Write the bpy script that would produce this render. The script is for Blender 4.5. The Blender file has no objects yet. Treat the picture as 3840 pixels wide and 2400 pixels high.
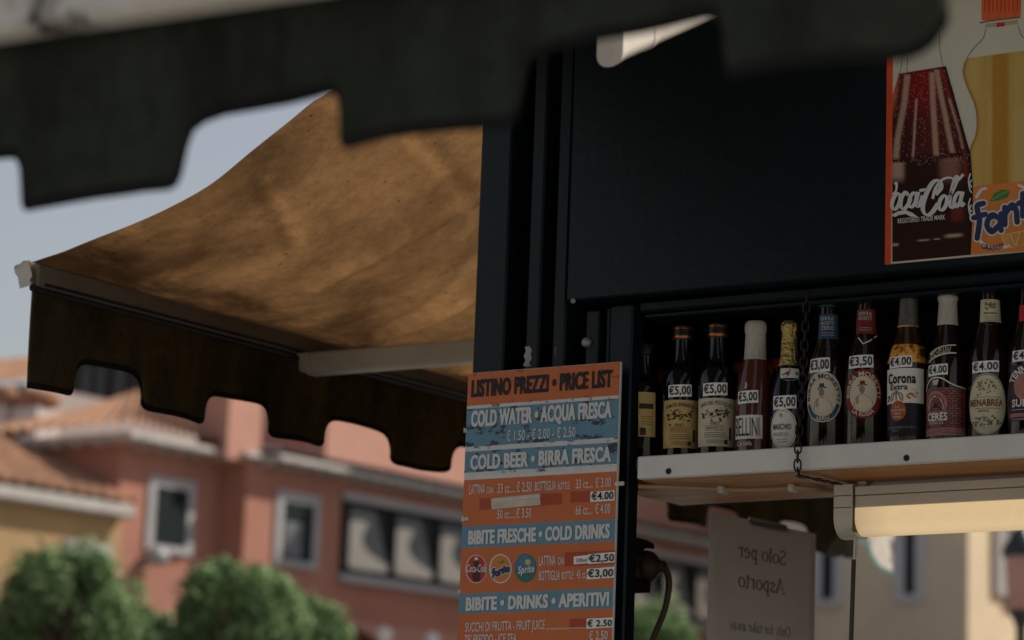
import bpy, math, random
import numpy as np
from math import sin, cos, pi, radians as rad
from mathutils import Vector, Matrix
from mathutils.geometry import tessellate_polygon
random.seed(7)
scene = bpy.context.scene
COL = scene.collection

# ------------------------------------------------------------------ camera, sky, sun, exposure
FPX, PX, PY = 9750., 3830., 1209.              # focal length and principal point in px of the 3840x2400 photo
PITCH = math.atan(1881 / FPX); YAW = rad(22.5)
Hd = Vector((-sin(YAW), cos(YAW), 0)); Rt = Vector((cos(YAW), sin(YAW), 0)); Zu = Vector((0, 0, 1))
Fw = Hd * cos(PITCH) + Zu * sin(PITCH); Up = Zu * cos(PITCH) - Hd * sin(PITCH)
CAM = Vector((0, 0, 1.6))
cd = bpy.data.cameras.new("camera"); cam = bpy.data.objects.new("camera", cd); COL.objects.link(cam)
mw = Matrix((Rt, Up, -Fw)).transposed().to_4x4(); mw.translation = CAM; cam.matrix_world = mw
cd.sensor_width = 36; cd.lens = FPX / 3840 * 36
cd.shift_x = (1920 - PX) / 3840; cd.shift_y = (PY - 1200) / 3840
cd.clip_start = .05; cd.clip_end = 2000
cd.dof.use_dof = True; cd.dof.focus_distance = 3.78; cd.dof.aperture_fstop = 4.9
scene.camera = cam
SUN_EL, SUN_AZ = rad(45), rad(52)              # azimuth from +X towards +Y
sd = Vector((cos(SUN_EL) * cos(SUN_AZ), cos(SUN_EL) * sin(SUN_AZ), sin(SUN_EL)))
W = bpy.data.worlds.new("World"); scene.world = W; W.use_nodes = True
nt = W.node_tree; sk = nt.nodes.new('ShaderNodeTexSky'); sk.sky_type = 'NISHITA'; sk.sun_disc = False
sk.sun_elevation = SUN_EL; sk.sun_rotation = pi / 2 - SUN_AZ
sk.air_density = 1.5; sk.dust_density = .7; sk.ozone_density = 1.0
bg = nt.nodes['Background']; hs = nt.nodes.new('ShaderNodeHueSaturation'); hs.inputs['Saturation'].default_value = .5; hs.inputs['Hue'].default_value = .53
nt.links.new(sk.outputs[0], hs.inputs['Color']); nt.links.new(hs.outputs[0], bg.inputs[0]); bg.inputs[1].default_value = .068   # thin milky overcast veil
sl = bpy.data.lights.new("sun", 'SUN'); sl.energy = 3.8; sl.angle = rad(.5); sl.color = (1, .93, .83)
so = bpy.data.objects.new("sun", sl); COL.objects.link(so); so.rotation_euler = sd.to_track_quat('Z', 'Y').to_euler()
so.location = (0, 0, 40)
scene.view_settings.view_transform = 'Standard'; scene.view_settings.look = 'None'
scene.view_settings.exposure = .36; scene.view_settings.gamma = 1
scene.cycles.max_bounces = 10; scene.cycles.diffuse_bounces = 5; scene.cycles.transparent_max_bounces = 12
scene.cycles.use_denoising = True
scene.cycles.sample_clamp_indirect = 4

# ------------------------------------------------------------------ measuring: photo pixel -> point on a known plane
def ray(p): return Fw + Rt * ((p[0] - PX) / FPX) + Up * ((PY - p[1]) / FPX)
def onY(p, Y): d = ray(p); return CAM + d * (Y / d.y)
def onX(p, X): d = ray(p); return CAM + d * (X / d.x)
def onZ(p, Z): d = ray(p); return CAM + d * ((Z - CAM.z) / d.z)
def atD(p, D): return CAM + ray(p) * D
K = 3840 / 2419
def P(x, y): return (x * K, y * K)
def R2(x, y): return (x * .7937, 1200 + y * .7937)
def R3(x, y): return (2350 + x * .463, 1700 + y * .463)
def R4(x, y): return (3000 + x * .463, 1700 + y * .463)
def R5(x, y): return (1700 + x * .7277, 1300 + y * .7277)
def R6(x, y): return (3280 + x * .688, y * .688)
def R8(x, y): return (2350 + x * .4762, 1040 + y * .4762)
def R9(x, y): return (3000 + x * .4762, 1040 + y * .4762)
def RZ(x, y): return (2000 + x * .1984, 1080 + y * .1984)

# ------------------------------------------------------------------ materials
MATS = {}
def mat(name, col, rough=.6, var=.15, scale=8., bump=0., bscale=None, spec=.28, metal=0., coat=0., trans=0., emit=None, es=0., dirt_glow=None, stretch=None, detail=6):
    if name in MATS: return MATS[name]
    if name.startswith(('poster', 'cola', 'soda')): col = [q * 1.28 for q in col]      # fresh, saturated print
    m = bpy.data.materials.new(name); m.use_nodes = True; t = m.node_tree; N = t.nodes; L = t.links
    b = N['Principled BSDF']; b.inputs['Roughness'].default_value = rough; b.inputs['Metallic'].default_value = metal
    b.inputs['Specular IOR Level'].default_value = spec; b.inputs['Coat Weight'].default_value = coat
    b.inputs['Transmission Weight'].default_value = trans
    tc = N.new('ShaderNodeTexCoord'); mp = N.new('ShaderNodeMapping'); L.new(tc.outputs['Object'], mp.inputs[0])
    if stretch: mp.inputs['Scale'].default_value = stretch
    no = N.new('ShaderNodeTexNoise'); no.inputs['Scale'].default_value = scale; no.inputs['Detail'].default_value = detail; no.inputs['Roughness'].default_value = .65
    L.new(mp.outputs[0], no.inputs['Vector'])
    cr = N.new('ShaderNodeValToRGB'); c = Vector(col[:3])
    cr.color_ramp.elements[0].position = .3; cr.color_ramp.elements[1].position = .72
    cr.color_ramp.elements[0].color = (*(c * (1 - var)), 1); cr.color_ramp.elements[1].color = (*[min(1, q) for q in c * (1 + var)], 1)
    L.new(no.outputs['Fac'], cr.inputs[0]); out = cr.outputs[0]
    if dirt_glow:   # (colour, noise scale, threshold, stretch, softness)
        dcol, ds, dth, dst, dsoft = dirt_glow
        m2 = N.new('ShaderNodeMapping'); L.new(tc.outputs['Object'], m2.inputs[0]); m2.inputs['Scale'].default_value = dst
        n2 = N.new('ShaderNodeTexNoise'); n2.inputs['Scale'].default_value = ds; n2.inputs['Detail'].default_value = 8; n2.inputs['Roughness'].default_value = .7
        L.new(m2.outputs[0], n2.inputs['Vector'])
        mr = N.new('ShaderNodeMapRange'); mr.inputs[1].default_value = dth; mr.inputs[2].default_value = dth + dsoft; L.new(n2.outputs['Fac'], mr.inputs[0])
        mx = N.new('ShaderNodeMix'); mx.data_type = 'RGBA'; L.new(mr.outputs[0], mx.inputs['Factor']); L.new(out, mx.inputs['A']); mx.inputs['B'].default_value = (*dcol, 1)
        out = mx.outputs['Result']
    L.new(out, b.inputs['Base Color'])
    if bump:
        n3 = N.new('ShaderNodeTexNoise'); n3.inputs['Scale'].default_value = bscale or scale * 6; n3.inputs['Detail'].default_value = 6; L.new(mp.outputs[0], n3.inputs['Vector'])
        bp = N.new('ShaderNodeBump'); bp.inputs['Strength'].default_value = bump; bp.inputs['Distance'].default_value = .01
        L.new(n3.outputs['Fac'], bp.inputs['Height']); L.new(bp.outputs[0], b.inputs['Normal'])
    if emit:
        b.inputs['Emission Color'].default_value = (*emit, 1); b.inputs['Emission Strength'].default_value = es
    MATS[name] = m; return m

def fabric(name, col, tcol, wt, dirt_glow, ds, dth, st=(1, 1, 1), soft=.25, near=None, specks=True):
    m = bpy.data.materials.new(name); m.use_nodes = True; t = m.node_tree; N = t.nodes; L = t.links
    for n in list(N):
        if n.type == 'BSDF_PRINCIPLED': N.remove(n)
    o = [n for n in N if n.type == 'OUTPUT_MATERIAL'][0]
    tc = N.new('ShaderNodeTexCoord'); mp = N.new('ShaderNodeMapping'); mp.inputs['Scale'].default_value = st; L.new(tc.outputs['Object'], mp.inputs[0])
    def noise(s, d=8, r=.65, v=None):
        n = N.new('ShaderNodeTexNoise'); n.inputs['Scale'].default_value = s; n.inputs['Detail'].default_value = d; n.inputs['Roughness'].default_value = r
        L.new((v or mp.outputs[0]), n.inputs['Vector']); return n.outputs['Fac']
    def rng(x, a, b, c=0., d=1.):
        n = N.new('ShaderNodeMapRange'); n.inputs[1].default_value = a; n.inputs[2].default_value = b; n.inputs[3].default_value = c; n.inputs[4].default_value = d; L.new(x, n.inputs[0]); return n.outputs[0]
    def mul(a, b):
        n = N.new('ShaderNodeMath'); n.operation = 'MULTIPLY'; L.new(a, n.inputs[0]); L.new(b, n.inputs[1]); return n.outputs[0]
    big = rng(noise(ds), dth, dth + soft, 1., dirt_glow)                  # broad stains
    fine = rng(noise(42, 6, .85, tc.outputs['Object']), .3, .72, .62, 1.18)       # weave mottling
    speck = rng(noise(95, 2, .5, tc.outputs['Object']), .69, .76, 1., .25)       # mould specks
    f = mul(mul(big, fine), speck) if specks else big
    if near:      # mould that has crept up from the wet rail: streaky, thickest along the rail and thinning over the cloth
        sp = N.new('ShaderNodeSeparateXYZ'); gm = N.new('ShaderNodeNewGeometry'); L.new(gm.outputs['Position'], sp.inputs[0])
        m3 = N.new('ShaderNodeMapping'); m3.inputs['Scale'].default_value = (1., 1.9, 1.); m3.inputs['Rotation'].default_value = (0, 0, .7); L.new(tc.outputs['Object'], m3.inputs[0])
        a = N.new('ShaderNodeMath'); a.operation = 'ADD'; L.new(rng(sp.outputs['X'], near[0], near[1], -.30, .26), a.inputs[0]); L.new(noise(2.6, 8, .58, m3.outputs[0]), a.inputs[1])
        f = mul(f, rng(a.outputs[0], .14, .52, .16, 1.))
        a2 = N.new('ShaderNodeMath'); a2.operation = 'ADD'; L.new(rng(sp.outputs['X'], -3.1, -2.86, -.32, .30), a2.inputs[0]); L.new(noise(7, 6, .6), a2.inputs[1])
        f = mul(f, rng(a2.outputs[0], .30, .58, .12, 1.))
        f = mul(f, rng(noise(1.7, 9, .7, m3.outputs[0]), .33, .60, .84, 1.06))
    def tint(c):
        n = N.new('ShaderNodeMix'); n.data_type = 'RGBA'; n.inputs['A'].default_value = (c[0] * .05, c[1] * .045, c[2] * .05, 1); n.inputs['B'].default_value = (*c, 1); n.clamp_factor = False
        L.new(f, n.inputs['Factor']); return n.outputs['Result']
    d = N.new('ShaderNodeBsdfDiffuse'); L.new(tint(col), d.inputs['Color'])
    tr = N.new('ShaderNodeBsdfTranslucent'); L.new(tint(tcol), tr.inputs['Color'])
    bp = N.new('ShaderNodeBump'); bp.inputs['Strength'].default_value = .14; bp.inputs['Distance'].default_value = .01
    L.new(noise(9, 6, .6), bp.inputs['Height'])
    for s in (d, tr): L.new(bp.outputs[0], s.inputs['Normal'])
    mx = N.new('ShaderNodeMixShader'); mx.inputs[0].default_value = wt; L.new(d.outputs[0], mx.inputs[1]); L.new(tr.outputs[0], mx.inputs[2]); L.new(mx.outputs[0], o.inputs[0])
    MATS[name] = m; return m

def glassmat(name, tint, refl=.06):
    m = bpy.data.materials.new(name); m.use_nodes = True; t = m.node_tree; N = t.nodes; L = t.links
    for n in list(N):
        if n.type == 'BSDF_PRINCIPLED': N.remove(n)
    o = [n for n in N if n.type == 'OUTPUT_MATERIAL'][0]
    tr = N.new('ShaderNodeBsdfTransparent'); tr.inputs[0].default_value = (*tint, 1)
    g = N.new('ShaderNodeBsdfGlossy'); g.inputs['Roughness'].default_value = .03
    lw = N.new('ShaderNodeLayerWeight'); lw.inputs[0].default_value = .12
    ml = N.new('ShaderNodeMath'); ml.operation = 'MULTIPLY'; ml.inputs[1].default_value = refl * 4; L.new(lw.outputs['Facing'], ml.inputs[0])
    mx = N.new('ShaderNodeMixShader'); L.new(ml.outputs[0], mx.inputs[0]); L.new(tr.outputs[0], mx.inputs[1]); L.new(g.outputs[0], mx.inputs[2]); L.new(mx.outputs[0], o.inputs[0])
    MATS[name] = m; return m

PAINT = mat('dark_teal_paint', (.0030, .0080, .0112), .42, .25, 3, .08, 60, spec=.24, dirt_glow=((.016, .019, .020), 9, .64, (3, 3, .5), .14))
BLACK = mat('black_interior', (.0035, .0035, .0035), .8, .2, spec=.1)
WHITE = mat('white_laminate', (.70, .68, .63), .4, .06, 14, .05, dirt_glow=((.25, .22, .17), 26, .66, (1, 1, 4), .12))
WOOD = mat('pine_board', (.50, .20, .04), .5, .35, 3, .1, 30, stretch=(1, 9, 9))
ALU = mat('dirty_white_aluminium', (.60, .55, .48), .5, .2, 7, .1, dirt_glow=((.03, .028, .02), 13, .55, (1, 1, .6), .12))
ALUB = mat('beige_aluminium', (.42, .36, .28), .45, .12, 6, .05, dirt_glow=((.1, .07, .05), 40, .66, (1, 1, 1), .1))
RAILM = mat('aged_rail_paint', (.21, .165, .115), .55, .2, 5, .05, dirt_glow=((.06, .04, .025), 20, .6, (1, .4, 1), .2))
RUBBER = mat('black_rubber', (.02, .02, .02), .4, .2)
IRON = mat('dark_iron', (.03, .025, .021), .45, .3, 40, .2, metal=.6)
STEEL = mat('bolt_steel', (.32, .30, .27), .45, .3, 200, .1, metal=.5)
PLASTIC = mat('cream_plastic', (.60, .54, .44), .4, .06, 20)
INK = mat('black_ink', (.012, .012, .014), .5, .1)
PAPERW = mat('white_sticker_paper', (.84, .83, .80), .5, .05, 60)
PAPER = None
scr = ((.035, .05, .065), 34, .55, (1, 1, 1.9), .02)
ORANGE = mat('orange_print', (.57, .143, .038), .42, .1, 20)
ORANGE2 = mat('orange_print_scratched', (.57, .143, .038), .42, .1, 20, dirt_glow=((.1, .05, .04), 42, .60, (1, 1, 2), .03))
REDO = mat('red_orange_patch', (.42, .06, .022), .45, .1, 20)
BLUE = mat('blue_print', (.125, .26, .355), .42, .08, 20)
BLUE2 = mat('blue_print_scratched', (.125, .26, .355), .42, .08, 20, dirt_glow=scr)
WPRINT = mat('white_print', (.66, .65, .63), .45, .08, 30)
WPRINT2 = mat('white_print_scratched', (.62, .62, .6), .45, .08, 30, dirt_glow=((.1, .1, .11), 40, .54, (1, 1, 2), .04))
TAPE = mat('beige_tape', (.58, .50, .40), .5, .15, 60)
RED = mat('red_print', (.45, .022, .018), .4, .15, 12)
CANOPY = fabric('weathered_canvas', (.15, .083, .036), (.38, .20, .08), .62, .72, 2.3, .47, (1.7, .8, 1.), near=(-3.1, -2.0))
VAL = fabric('dark_green_valance', (.064, .072, .056), (.10, .09, .05), .40, .40, 4, .45, (2.6, 2.6, .5))
VALS = fabric('dark_brown_valance', (.055, .052, .036), (.30, .215, .085), .45, .34, 4, .42, (2.2, 2.2, .8), .35)
PAPER = fabric('thin_print_paper', (.80, .775, .74), (.74, .70, .66), .6, .93, 6, .45, specks=False)
HEM = mat('black_hem_tape', (.016, .016, .0145), .9, .2, spec=.05)
GLASS = glassmat('window_glass', (.975, .975, .965), .04)

# ------------------------------------------------------------------ mesh builder
class MB:
    def __init__(s): s.v = []; s.f = []; s.m = []; s.sm = []
    def add(s, vs, fs, m, smooth=False):
        o = len(s.v); s.v += [tuple(q) for q in vs]
        for f in fs: s.f.append([i + o for i in f]); s.m.append(m); s.sm.append(smooth)
    def box(s, a, b, m, bev=0.):
        x0, x1 = sorted((a[0], b[0])); y0, y1 = sorted((a[1], b[1])); z0, z1 = sorted((a[2], b[2]))
        if bev <= 0:
            s.add([(x0, y0, z0), (x1, y0, z0), (x1, y1, z0), (x0, y1, z0), (x0, y0, z1), (x1, y0, z1), (x1, y1, z1), (x0, y1, z1)],
                  [(3, 2, 1, 0), (4, 5, 6, 7), (0, 1, 5, 4), (1, 2, 6, 5), (2, 3, 7, 6), (3, 0, 4, 7)], m); return
        e = min(bev, (x1 - x0) * .45, (y1 - y0) * .45, (z1 - z0) * .45); vs = []; idx = {}
        for ix in (0, 1):
            for iy in (0, 1):
                for iz in (0, 1):
                    X, Y, Z = (x0, x1)[ix], (y0, y1)[iy], (z0, z1)[iz]; sx, sy, sz = e * (1 - 2 * ix), e * (1 - 2 * iy), e * (1 - 2 * iz)
                    for ax, q in enumerate(((X, Y + sy, Z + sz), (X + sx, Y, Z + sz), (X + sx, Y + sy, Z))):
                        idx[(ix, iy, iz, ax)] = len(vs); vs.append(q)
        I = lambda a, b, c, d: idx[(a, b, c, d)]
        F = []
        for q in (0, 1):
            F += [(I(q, 0, 0, 0), I(q, 1, 0, 0), I(q, 1, 1, 0), I(q, 0, 1, 0)), (I(0, q, 0, 1), I(1, q, 0, 1), I(1, q, 1, 1), I(0, q, 1, 1)), (I(0, 0, q, 2), I(1, 0, q, 2), I(1, 1, q, 2), I(0, 1, q, 2))]
            for r in (0, 1):
                F += [(I(q, r, 0, 0), I(q, r, 1, 0), I(q, r, 1, 1), I(q, r, 0, 1)), (I(q, 0, r, 0), I(q, 1, r, 0), I(q, 1, r, 2), I(q, 0, r, 2)), (I(0, q, r, 1), I(1, q, r, 1), I(1, q, r, 2), I(0, q, r, 2))]
                for w in (0, 1): F.append((I(q, r, w, 0), I(q, r, w, 1), I(q, r, w, 2)))
        c = Vector(((x0 + x1) / 2, (y0 + y1) / 2, (z0 + z1) / 2)); F2 = []
        for f in F:
            a, b_, c_ = (Vector(vs[f[0]]), Vector(vs[f[1]]), Vector(vs[f[2]]))
            n = (b_ - a).cross(c_ - a); F2.append(f if n.dot(a - c) > 0 else f[::-1])
        s.add(vs, F2, m)
    def prism(s, poly, fn, h0, h1, m):      # 2D outline -> solid between h0 and h1 along fn's third argument
        n = len(poly); tri = tessellate_polygon([[Vector((p[0], p[1], 0)) for p in poly]])
        vs = [fn(p[0], p[1], h0) for p in poly] + [fn(p[0], p[1], h1) for p in poly]
        fs = [tuple(t) for t in tri] + [tuple(i + n for i in t) for t in tri] + [(i, (i + 1) % n, (i + 1) % n + n, i + n) for i in range(n)]
        s.add(vs, fs, m)
    def poly(s, poly, fn, h, m):            # flat print on a surface
        tri = tessellate_polygon([[Vector((p[0], p[1], 0)) for p in poly]])
        s.add([fn(p[0], p[1], h) for p in poly], [tuple(t) for t in tri], m)
    def rect(s, x0, y0, x1, y1, fn, h, m, nx=1, ny=1):
        vs = [fn(x0 + (x1 - x0) * i / nx, y0 + (y1 - y0) * j / ny, h) for j in range(ny + 1) for i in range(nx + 1)]
        s.add(vs, [(j * (nx + 1) + i, j * (nx + 1) + i + 1, (j + 1) * (nx + 1) + i + 1, (j + 1) * (nx + 1) + i) for j in range(ny) for i in range(nx)], m, True)
    def disc(s, cx, cy, rx, ry, fn, h, m, n=28, rings=3, r0=0.):
        vs = []; fs = []
        for k in range(rings + 1):
            q = r0 + (1 - r0) * k / rings
            for i in range(n): vs.append(fn(cx + rx * q * cos(2 * pi * i / n), cy + ry * q * sin(2 * pi * i / n), h))
        for k in range(rings):
            for i in range(n):
                j = (i + 1) % n; f = (k * n + i, k * n + j, (k + 1) * n + j, (k + 1) * n + i); fs.append(f)
        s.add(vs, fs, m, True)
    def lathe(s, prof, c, m, n=28, axis=None, caps=True, smooth=True):
        ax = (axis or Zu).normalized(); u = ax.orthogonal().normalized(); w = ax.cross(u); c = Vector(c); vs = []
        for r, z in prof:
            for i in range(n): a = 2 * pi * i / n; vs.append(c + ax * z + (u * cos(a) + w * sin(a)) * r)
        fs = [(k * n + i, k * n + (i + 1) % n, (k + 1) * n + (i + 1) % n, (k + 1) * n + i) for k in range(len(prof) - 1) for i in range(n)]
        s.add(vs, fs, m, smooth)
        if caps: s.add(vs[:n], [tuple(range(n))[::-1]], m); s.add(vs[-n:], [tuple(range(n))], m)
    def tube(s, pts, r, m, n=10, closed=False):
        pts = [Vector(p) for p in pts]; N_ = len(pts); vs = []; u = None
        for i, p in enumerate(pts):
            a = pts[(i - 1) % N_] if (closed or i > 0) else p; b = pts[(i + 1) % N_] if (closed or i < N_ - 1) else p
            t = (b - a).normalized()
            u = (t.orthogonal() if u is None else (u - t * u.dot(t))).normalized(); w = t.cross(u); rr = r[i] if isinstance(r, (list, tuple)) else r
            for k in range(n): q = 2 * pi * k / n; vs.append(p + (u * cos(q) + w * sin(q)) * rr)
        fs = []
        for i in range(N_ if closed else N_ - 1):
            j = (i + 1) % N_
            for k in range(n): l = (k + 1) % n; fs.append((i * n + k, i * n + l, j * n + l, j * n + k))
        s.add(vs, fs, m, True)
        if not closed: s.add(vs[:n], [tuple(range(n))[::-1]], m); s.add(vs[-n:], [tuple(range(n))], m)
    def stroke(s, pts, a, b, fn, h, m, curve=True, rot=0., caps=True):   # pen stroke with an a x b nib, points in fn's own plane
        pts = [Vector((p[0], p[1])) for p in pts]
        if curve and len(pts) > 2: pts = smooth_pts(pts)
        c, sn = cos(rot), sin(rot); L_ = []; R_ = []
        for i, p in enumerate(pts):
            q = pts[max(0, i - 1)]; w = pts[min(len(pts) - 1, i + 1)]; t = (w - q)
            if t.length < 1e-9: t = Vector((1, 0))
            t.normalize(); n = Vector((-t.y, t.x)); nx = n.x * c + n.y * sn; ny = -n.x * sn + n.y * c
            hw = math.hypot(a * nx, b * ny); L_.append(p + n * hw); R_.append(p - n * hw)
        vs = [fn(p.x, p.y, h) for q in zip(L_, R_) for p in q]
        s.add(vs, [(2 * i, 2 * i + 1, 2 * i + 3, 2 * i + 2) for i in range(len(pts) - 1)], m)
        if caps and abs(a - b) < 1e-9:
            for p in (pts[0], pts[-1]): s.disc(p.x, p.y, a, a, fn, h + 2e-5, m, 12, 1)
    def text(s, txt, x0, y0, x1, y1, fn, h, m, bold=0., shear=0., arc=None):   # writing fitted into a rectangle (baseline y0, cap top y1)
        vs, fs, w, hh = glyphs(txt, bold, shear); sx = (x1 - x0) / w; sy = (y1 - y0) / hh; out = []
        for x, y in vs:
            X = x * sx; Y = y * sy
            if arc:
                cx, cy, r, mid, sg = arc; th = mid + sg * (X - (x1 - x0) / 2) / r; rr = r + sg * Y
                out.append(fn(cx + rr * sin(th), cy + rr * cos(th), h)) if sg > 0 else out.append(fn(cx + (r - Y) * sin(th), cy + (r - Y) * cos(th), h))
            else: out.append(fn(x0 + X, y0 + Y, h))
        s.add(out, fs, m)
    def build(s, name, parent=None, smooth=None):
        me = bpy.data.meshes.new(name); org = parent_org(parent)
        me.from_pydata([(x - org.x, y - org.y, z - org.z) for x, y, z in s.v], [], s.f)
        ms = []
        for m in s.m:
            if m not in ms: ms.append(m)
        for m in ms: me.materials.append(m)
        me.polygons.foreach_set('material_index', [ms.index(m) for m in s.m])
        me.polygons.foreach_set('use_smooth', [True if smooth else q for q in s.sm]); me.update()
        o = bpy.data.objects.new(name, me); COL.objects.link(o)
        if parent: o.parent = parent
        return o

def interp(pts):
    X = [p[0] for p in pts]; Z = [p[1] for p in pts]; return lambda x: float(np.interp(x, X, Z))
def parent_org(p):
    o = Vector((0, 0, 0))
    while p is not None: o += p.location; p = p.parent
    return o
def smooth_pts(p, n=7):
    q = [p[0] * 2 - p[1]] + list(p) + [p[-1] * 2 - p[-2]]; out = []
    for i in range(1, len(q) - 2):
        for k in range(n):
            t = k / n; a, b, c, d = q[i - 1], q[i], q[i + 1], q[i + 2]
            out.append(.5 * ((2 * b) + (c - a) * t + (2 * a - 5 * b + 4 * c - d) * t * t + (3 * b - a - 3 * c + d) * t ** 3))
    out.append(p[-1]); return out
GL = {}
def glyphs(txt, bold, shear):
    k = (txt, bold, shear)
    if k in GL: return GL[k]
    def conv(t):
        cu = bpy.data.curves.new('t', 'FONT'); cu.body = t; cu.size = 1; cu.offset = bold; cu.shear = shear; cu.resolution_u = 3; cu.space_character = 1 + bold * 2.2
        ob = bpy.data.objects.new('t', cu); me = ob.to_mesh()
        v = [(q.co.x, q.co.y) for q in me.vertices]; f = [tuple(p.vertices) for p in me.polygons]; ob.to_mesh_clear()
        bpy.data.objects.remove(ob); bpy.data.curves.remove(cu); return v, f
    v, f = conv(txt); H, _ = conv('H'); cap = max(q[1] for q in H); y0 = min(q[1] for q in H)
    mx = min(q[0] for q in v); w = max(q[0] for q in v) - mx
    GL[k] = ([(x - mx, y - y0) for x, y in v], f, w, cap - y0); return GL[k]

def tag(o, label=None, cat=None, group=None, kind=None):
    if label: o['label'] = label
    if cat: o['category'] = cat
    if group: o['group'] = group
    if kind: o['kind'] = kind
    return o
def thing(name, loc, label, cat, group=None):
    o = bpy.data.objects.new(name, None); COL.objects.link(o); o.location = loc; o.empty_display_size = .1
    return tag(o, label, cat, group)
def plane_xz(Y): return lambda x, z, h: (x, Y - h, z)
def px_on(R, Y): return lambda x, y, h: onY(R(x, y), Y - h)

# ------------------------------------------------------------------ ground
g = MB(); g.rect(-400, -300, 400, 500, lambda x, y, h: (x, y, h), 0, mat('paving_stone', (.27, .26, .24), .8, .2, 1.2, .3, 12), 1, 1)
tag(g.build('ground'), kind='structure')

# ------------------------------------------------------------------ kiosk
YF = 3.31
def KX(x, y, Y=YF): return onY((x, y), Y).x
kiosk = thing('drinks_kiosk', (-1, 4.8, 0), 'dark teal metal kiosk with an open serving hatch and a glazed side', 'kiosk')
ZP = 2.377                                               # underside of the fascia panel
XL = KX(1793, 800)                                       # left edge of the corner post
b = MB(); b.box((-2.26, 3.364, 0), (KX(2384, 1750, 3.40), 3.40, 2.83), BLACK); b.box((-2.262, 3.401, 0), (-2.235, 3.62, 2.83), BLACK); b.box((XL, YF, 0), (KX(1908, 800), 3.44, 2.83), PAINT, .003)
b.build('corner_post', kiosk)
for (a, c) in ((1984, 2034), (2083, 2131)):
    b = MB(); b.box((KX(a, 800), YF + .002, 0), (KX(c, 800), 3.362, 2.83), PAINT, .003); b.build('post_flange', kiosk)
b = MB()
b.box((KX(2176, 1250), 3.325, 0), (KX(2224, 1250), 3.362, ZP - .012), PAINT, .002)
b.box((KX(2238, 1250), 3.335, 0), (KX(2256, 1250), 3.364, ZP - .008), PAINT, .002)
b.box((KX(2260, 1250), 3.328, 0), (KX(2347, 1250), 3.36, ZP - .006), PAINT, .003)
b.build('shutter_guide', kiosk)
b = MB(); b.box((KX(2150, 800), YF - .012, ZP), (.33, YF + .02, 2.83), PAINT, .0025); fas = b.build('fascia_panel', kiosk)
def screw(mb, p, r, m, ax=Vector((0, -1, 0))):
    mb.lathe([(r, 0), (r * .95, r * .25), (r * .7, r * .5), (r * .42, r * .58), (r * .36, r * .3), (.0001, r * .28)], p, m, 18, ax, False)
b = MB(); screw(b, onY(RZ(755, 245), YF - .012), .0042, STEEL); b.build('screw', fas)
b = MB(); c = onY(RZ(1020, 1032), 3.325)
b.lathe([(.0078, 0), (.0078, .0025), (.0074, .005), (.005, .0075), (.0018, .0085), (.0001, .0086)], c, STEEL, 24, Vector((0, -1, 0)), False); b.build('bolt', kiosk)
zl = onY((2375, 1172), 3.335).z; b = MB(); b.box((KX(2362, 1180), 3.335, zl), (.33, 3.40, ZP - .003), PAINT, .003); b.box((KX(2366, 1180), 3.347, zl - .008), (.33, 3.41, zl - .001), PAINT, .002); b.build('lintel_beam', kiosk)
PEEL = mat('peeled_white_paint', (.34, .33, .31), .7, .2, 60)
b = MB(); f = px_on(R5, YF + .002); b.poly([(368, 0), (392, -2), (405, 18), (398, 40), (404, 62), (390, 84), (400, 100), (372, 104), (358, 96), (372, 70), (362, 48), (374, 24)], f, .0006, PEEL); b.build('paint_peel', kiosk); b = MB()
b.poly([(520, 5), (534, 2), (530, 26), (536, 48), (524, 40)], f, .0006, mat('faded_paint_mark', (.09, .095, .1), .7, .2, 60)); b.build('paint_mark', kiosk)
# cabinet for the bottles: black back, ceiling and end
b = MB(); b.box((-2.1, 3.601, 2.101), (.3, 3.64, 2.82), BLACK); b.box((-2.1, 3.42, 2.44), (.3, 3.604, 2.47), BLACK); b.box((-2.101, 3.45, 2.135), (-2.06, 3.603, 2.439), BLACK); b.build('bottle_cabinet', kiosk)
b = MB(); b.box((XL + .001, 3.285, 2.831), (.36, 6.42, 2.87), PAINT, .004); b.build('roof', kiosk)
b = MB(); b.box((.3, 3.37, 0), (.34, 6.4, 2.83), PAINT); b.box((-2.27, 6.36, 0), (.29, 6.4, 2.83), PAINT); b.box((-2.0, 3.33, 0), (.29, 3.37, 1.12), PAINT); b.box((-2.26, 3.625, 0), (-2.19, 6.355, 1.12), PAINT); b.box((-2.26, 3.625, 2.45), (-2.19, 6.355, 2.825), PAINT); b.build('wall', kiosk)
b = MB(); b.box((-1.99, 3.2, 1.121), (.28, 3.75, 1.16), mat('steel_counter', (.4, .4, .4), .35, .1, 5, metal=.8), .004); b.build('counter', kiosk)
b = MB(); b.box((-2.208, 3.63, 1.121), (-2.203, 6.35, 2.449), GLASS); sw = b.build('side_window', kiosk)
# bottle shelf
sh = thing('bottle_shelf', (-1.2, 3.45, 2.09), 'long pine shelf with a white front strip carrying the row of bottles', 'shelf')
XS = KX(2400, 1750)
b = MB(); b.box((XS, YF - .008, 2.0995), (.29, YF + .008, 2.133), WHITE, .0015); fr = b.build('front_strip', sh)
b = MB(); b.box((XS + .001, YF + .009, 2.0985), (.285, 3.407, 2.116), WOOD); b.box((-2.078, 3.4072, 2.0985), (.285, 3.60, 2.116), WOOD); b.build('board', sh)
HOLE = mat('screw_recess', (.02, .018, .016), .5, .2)
for q in (R3(340, 145), R4(863, 38)):
    b = MB(); screw(b, onY(q, YF - .008), .0047, HOLE); b.build('screw', fr)
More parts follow.
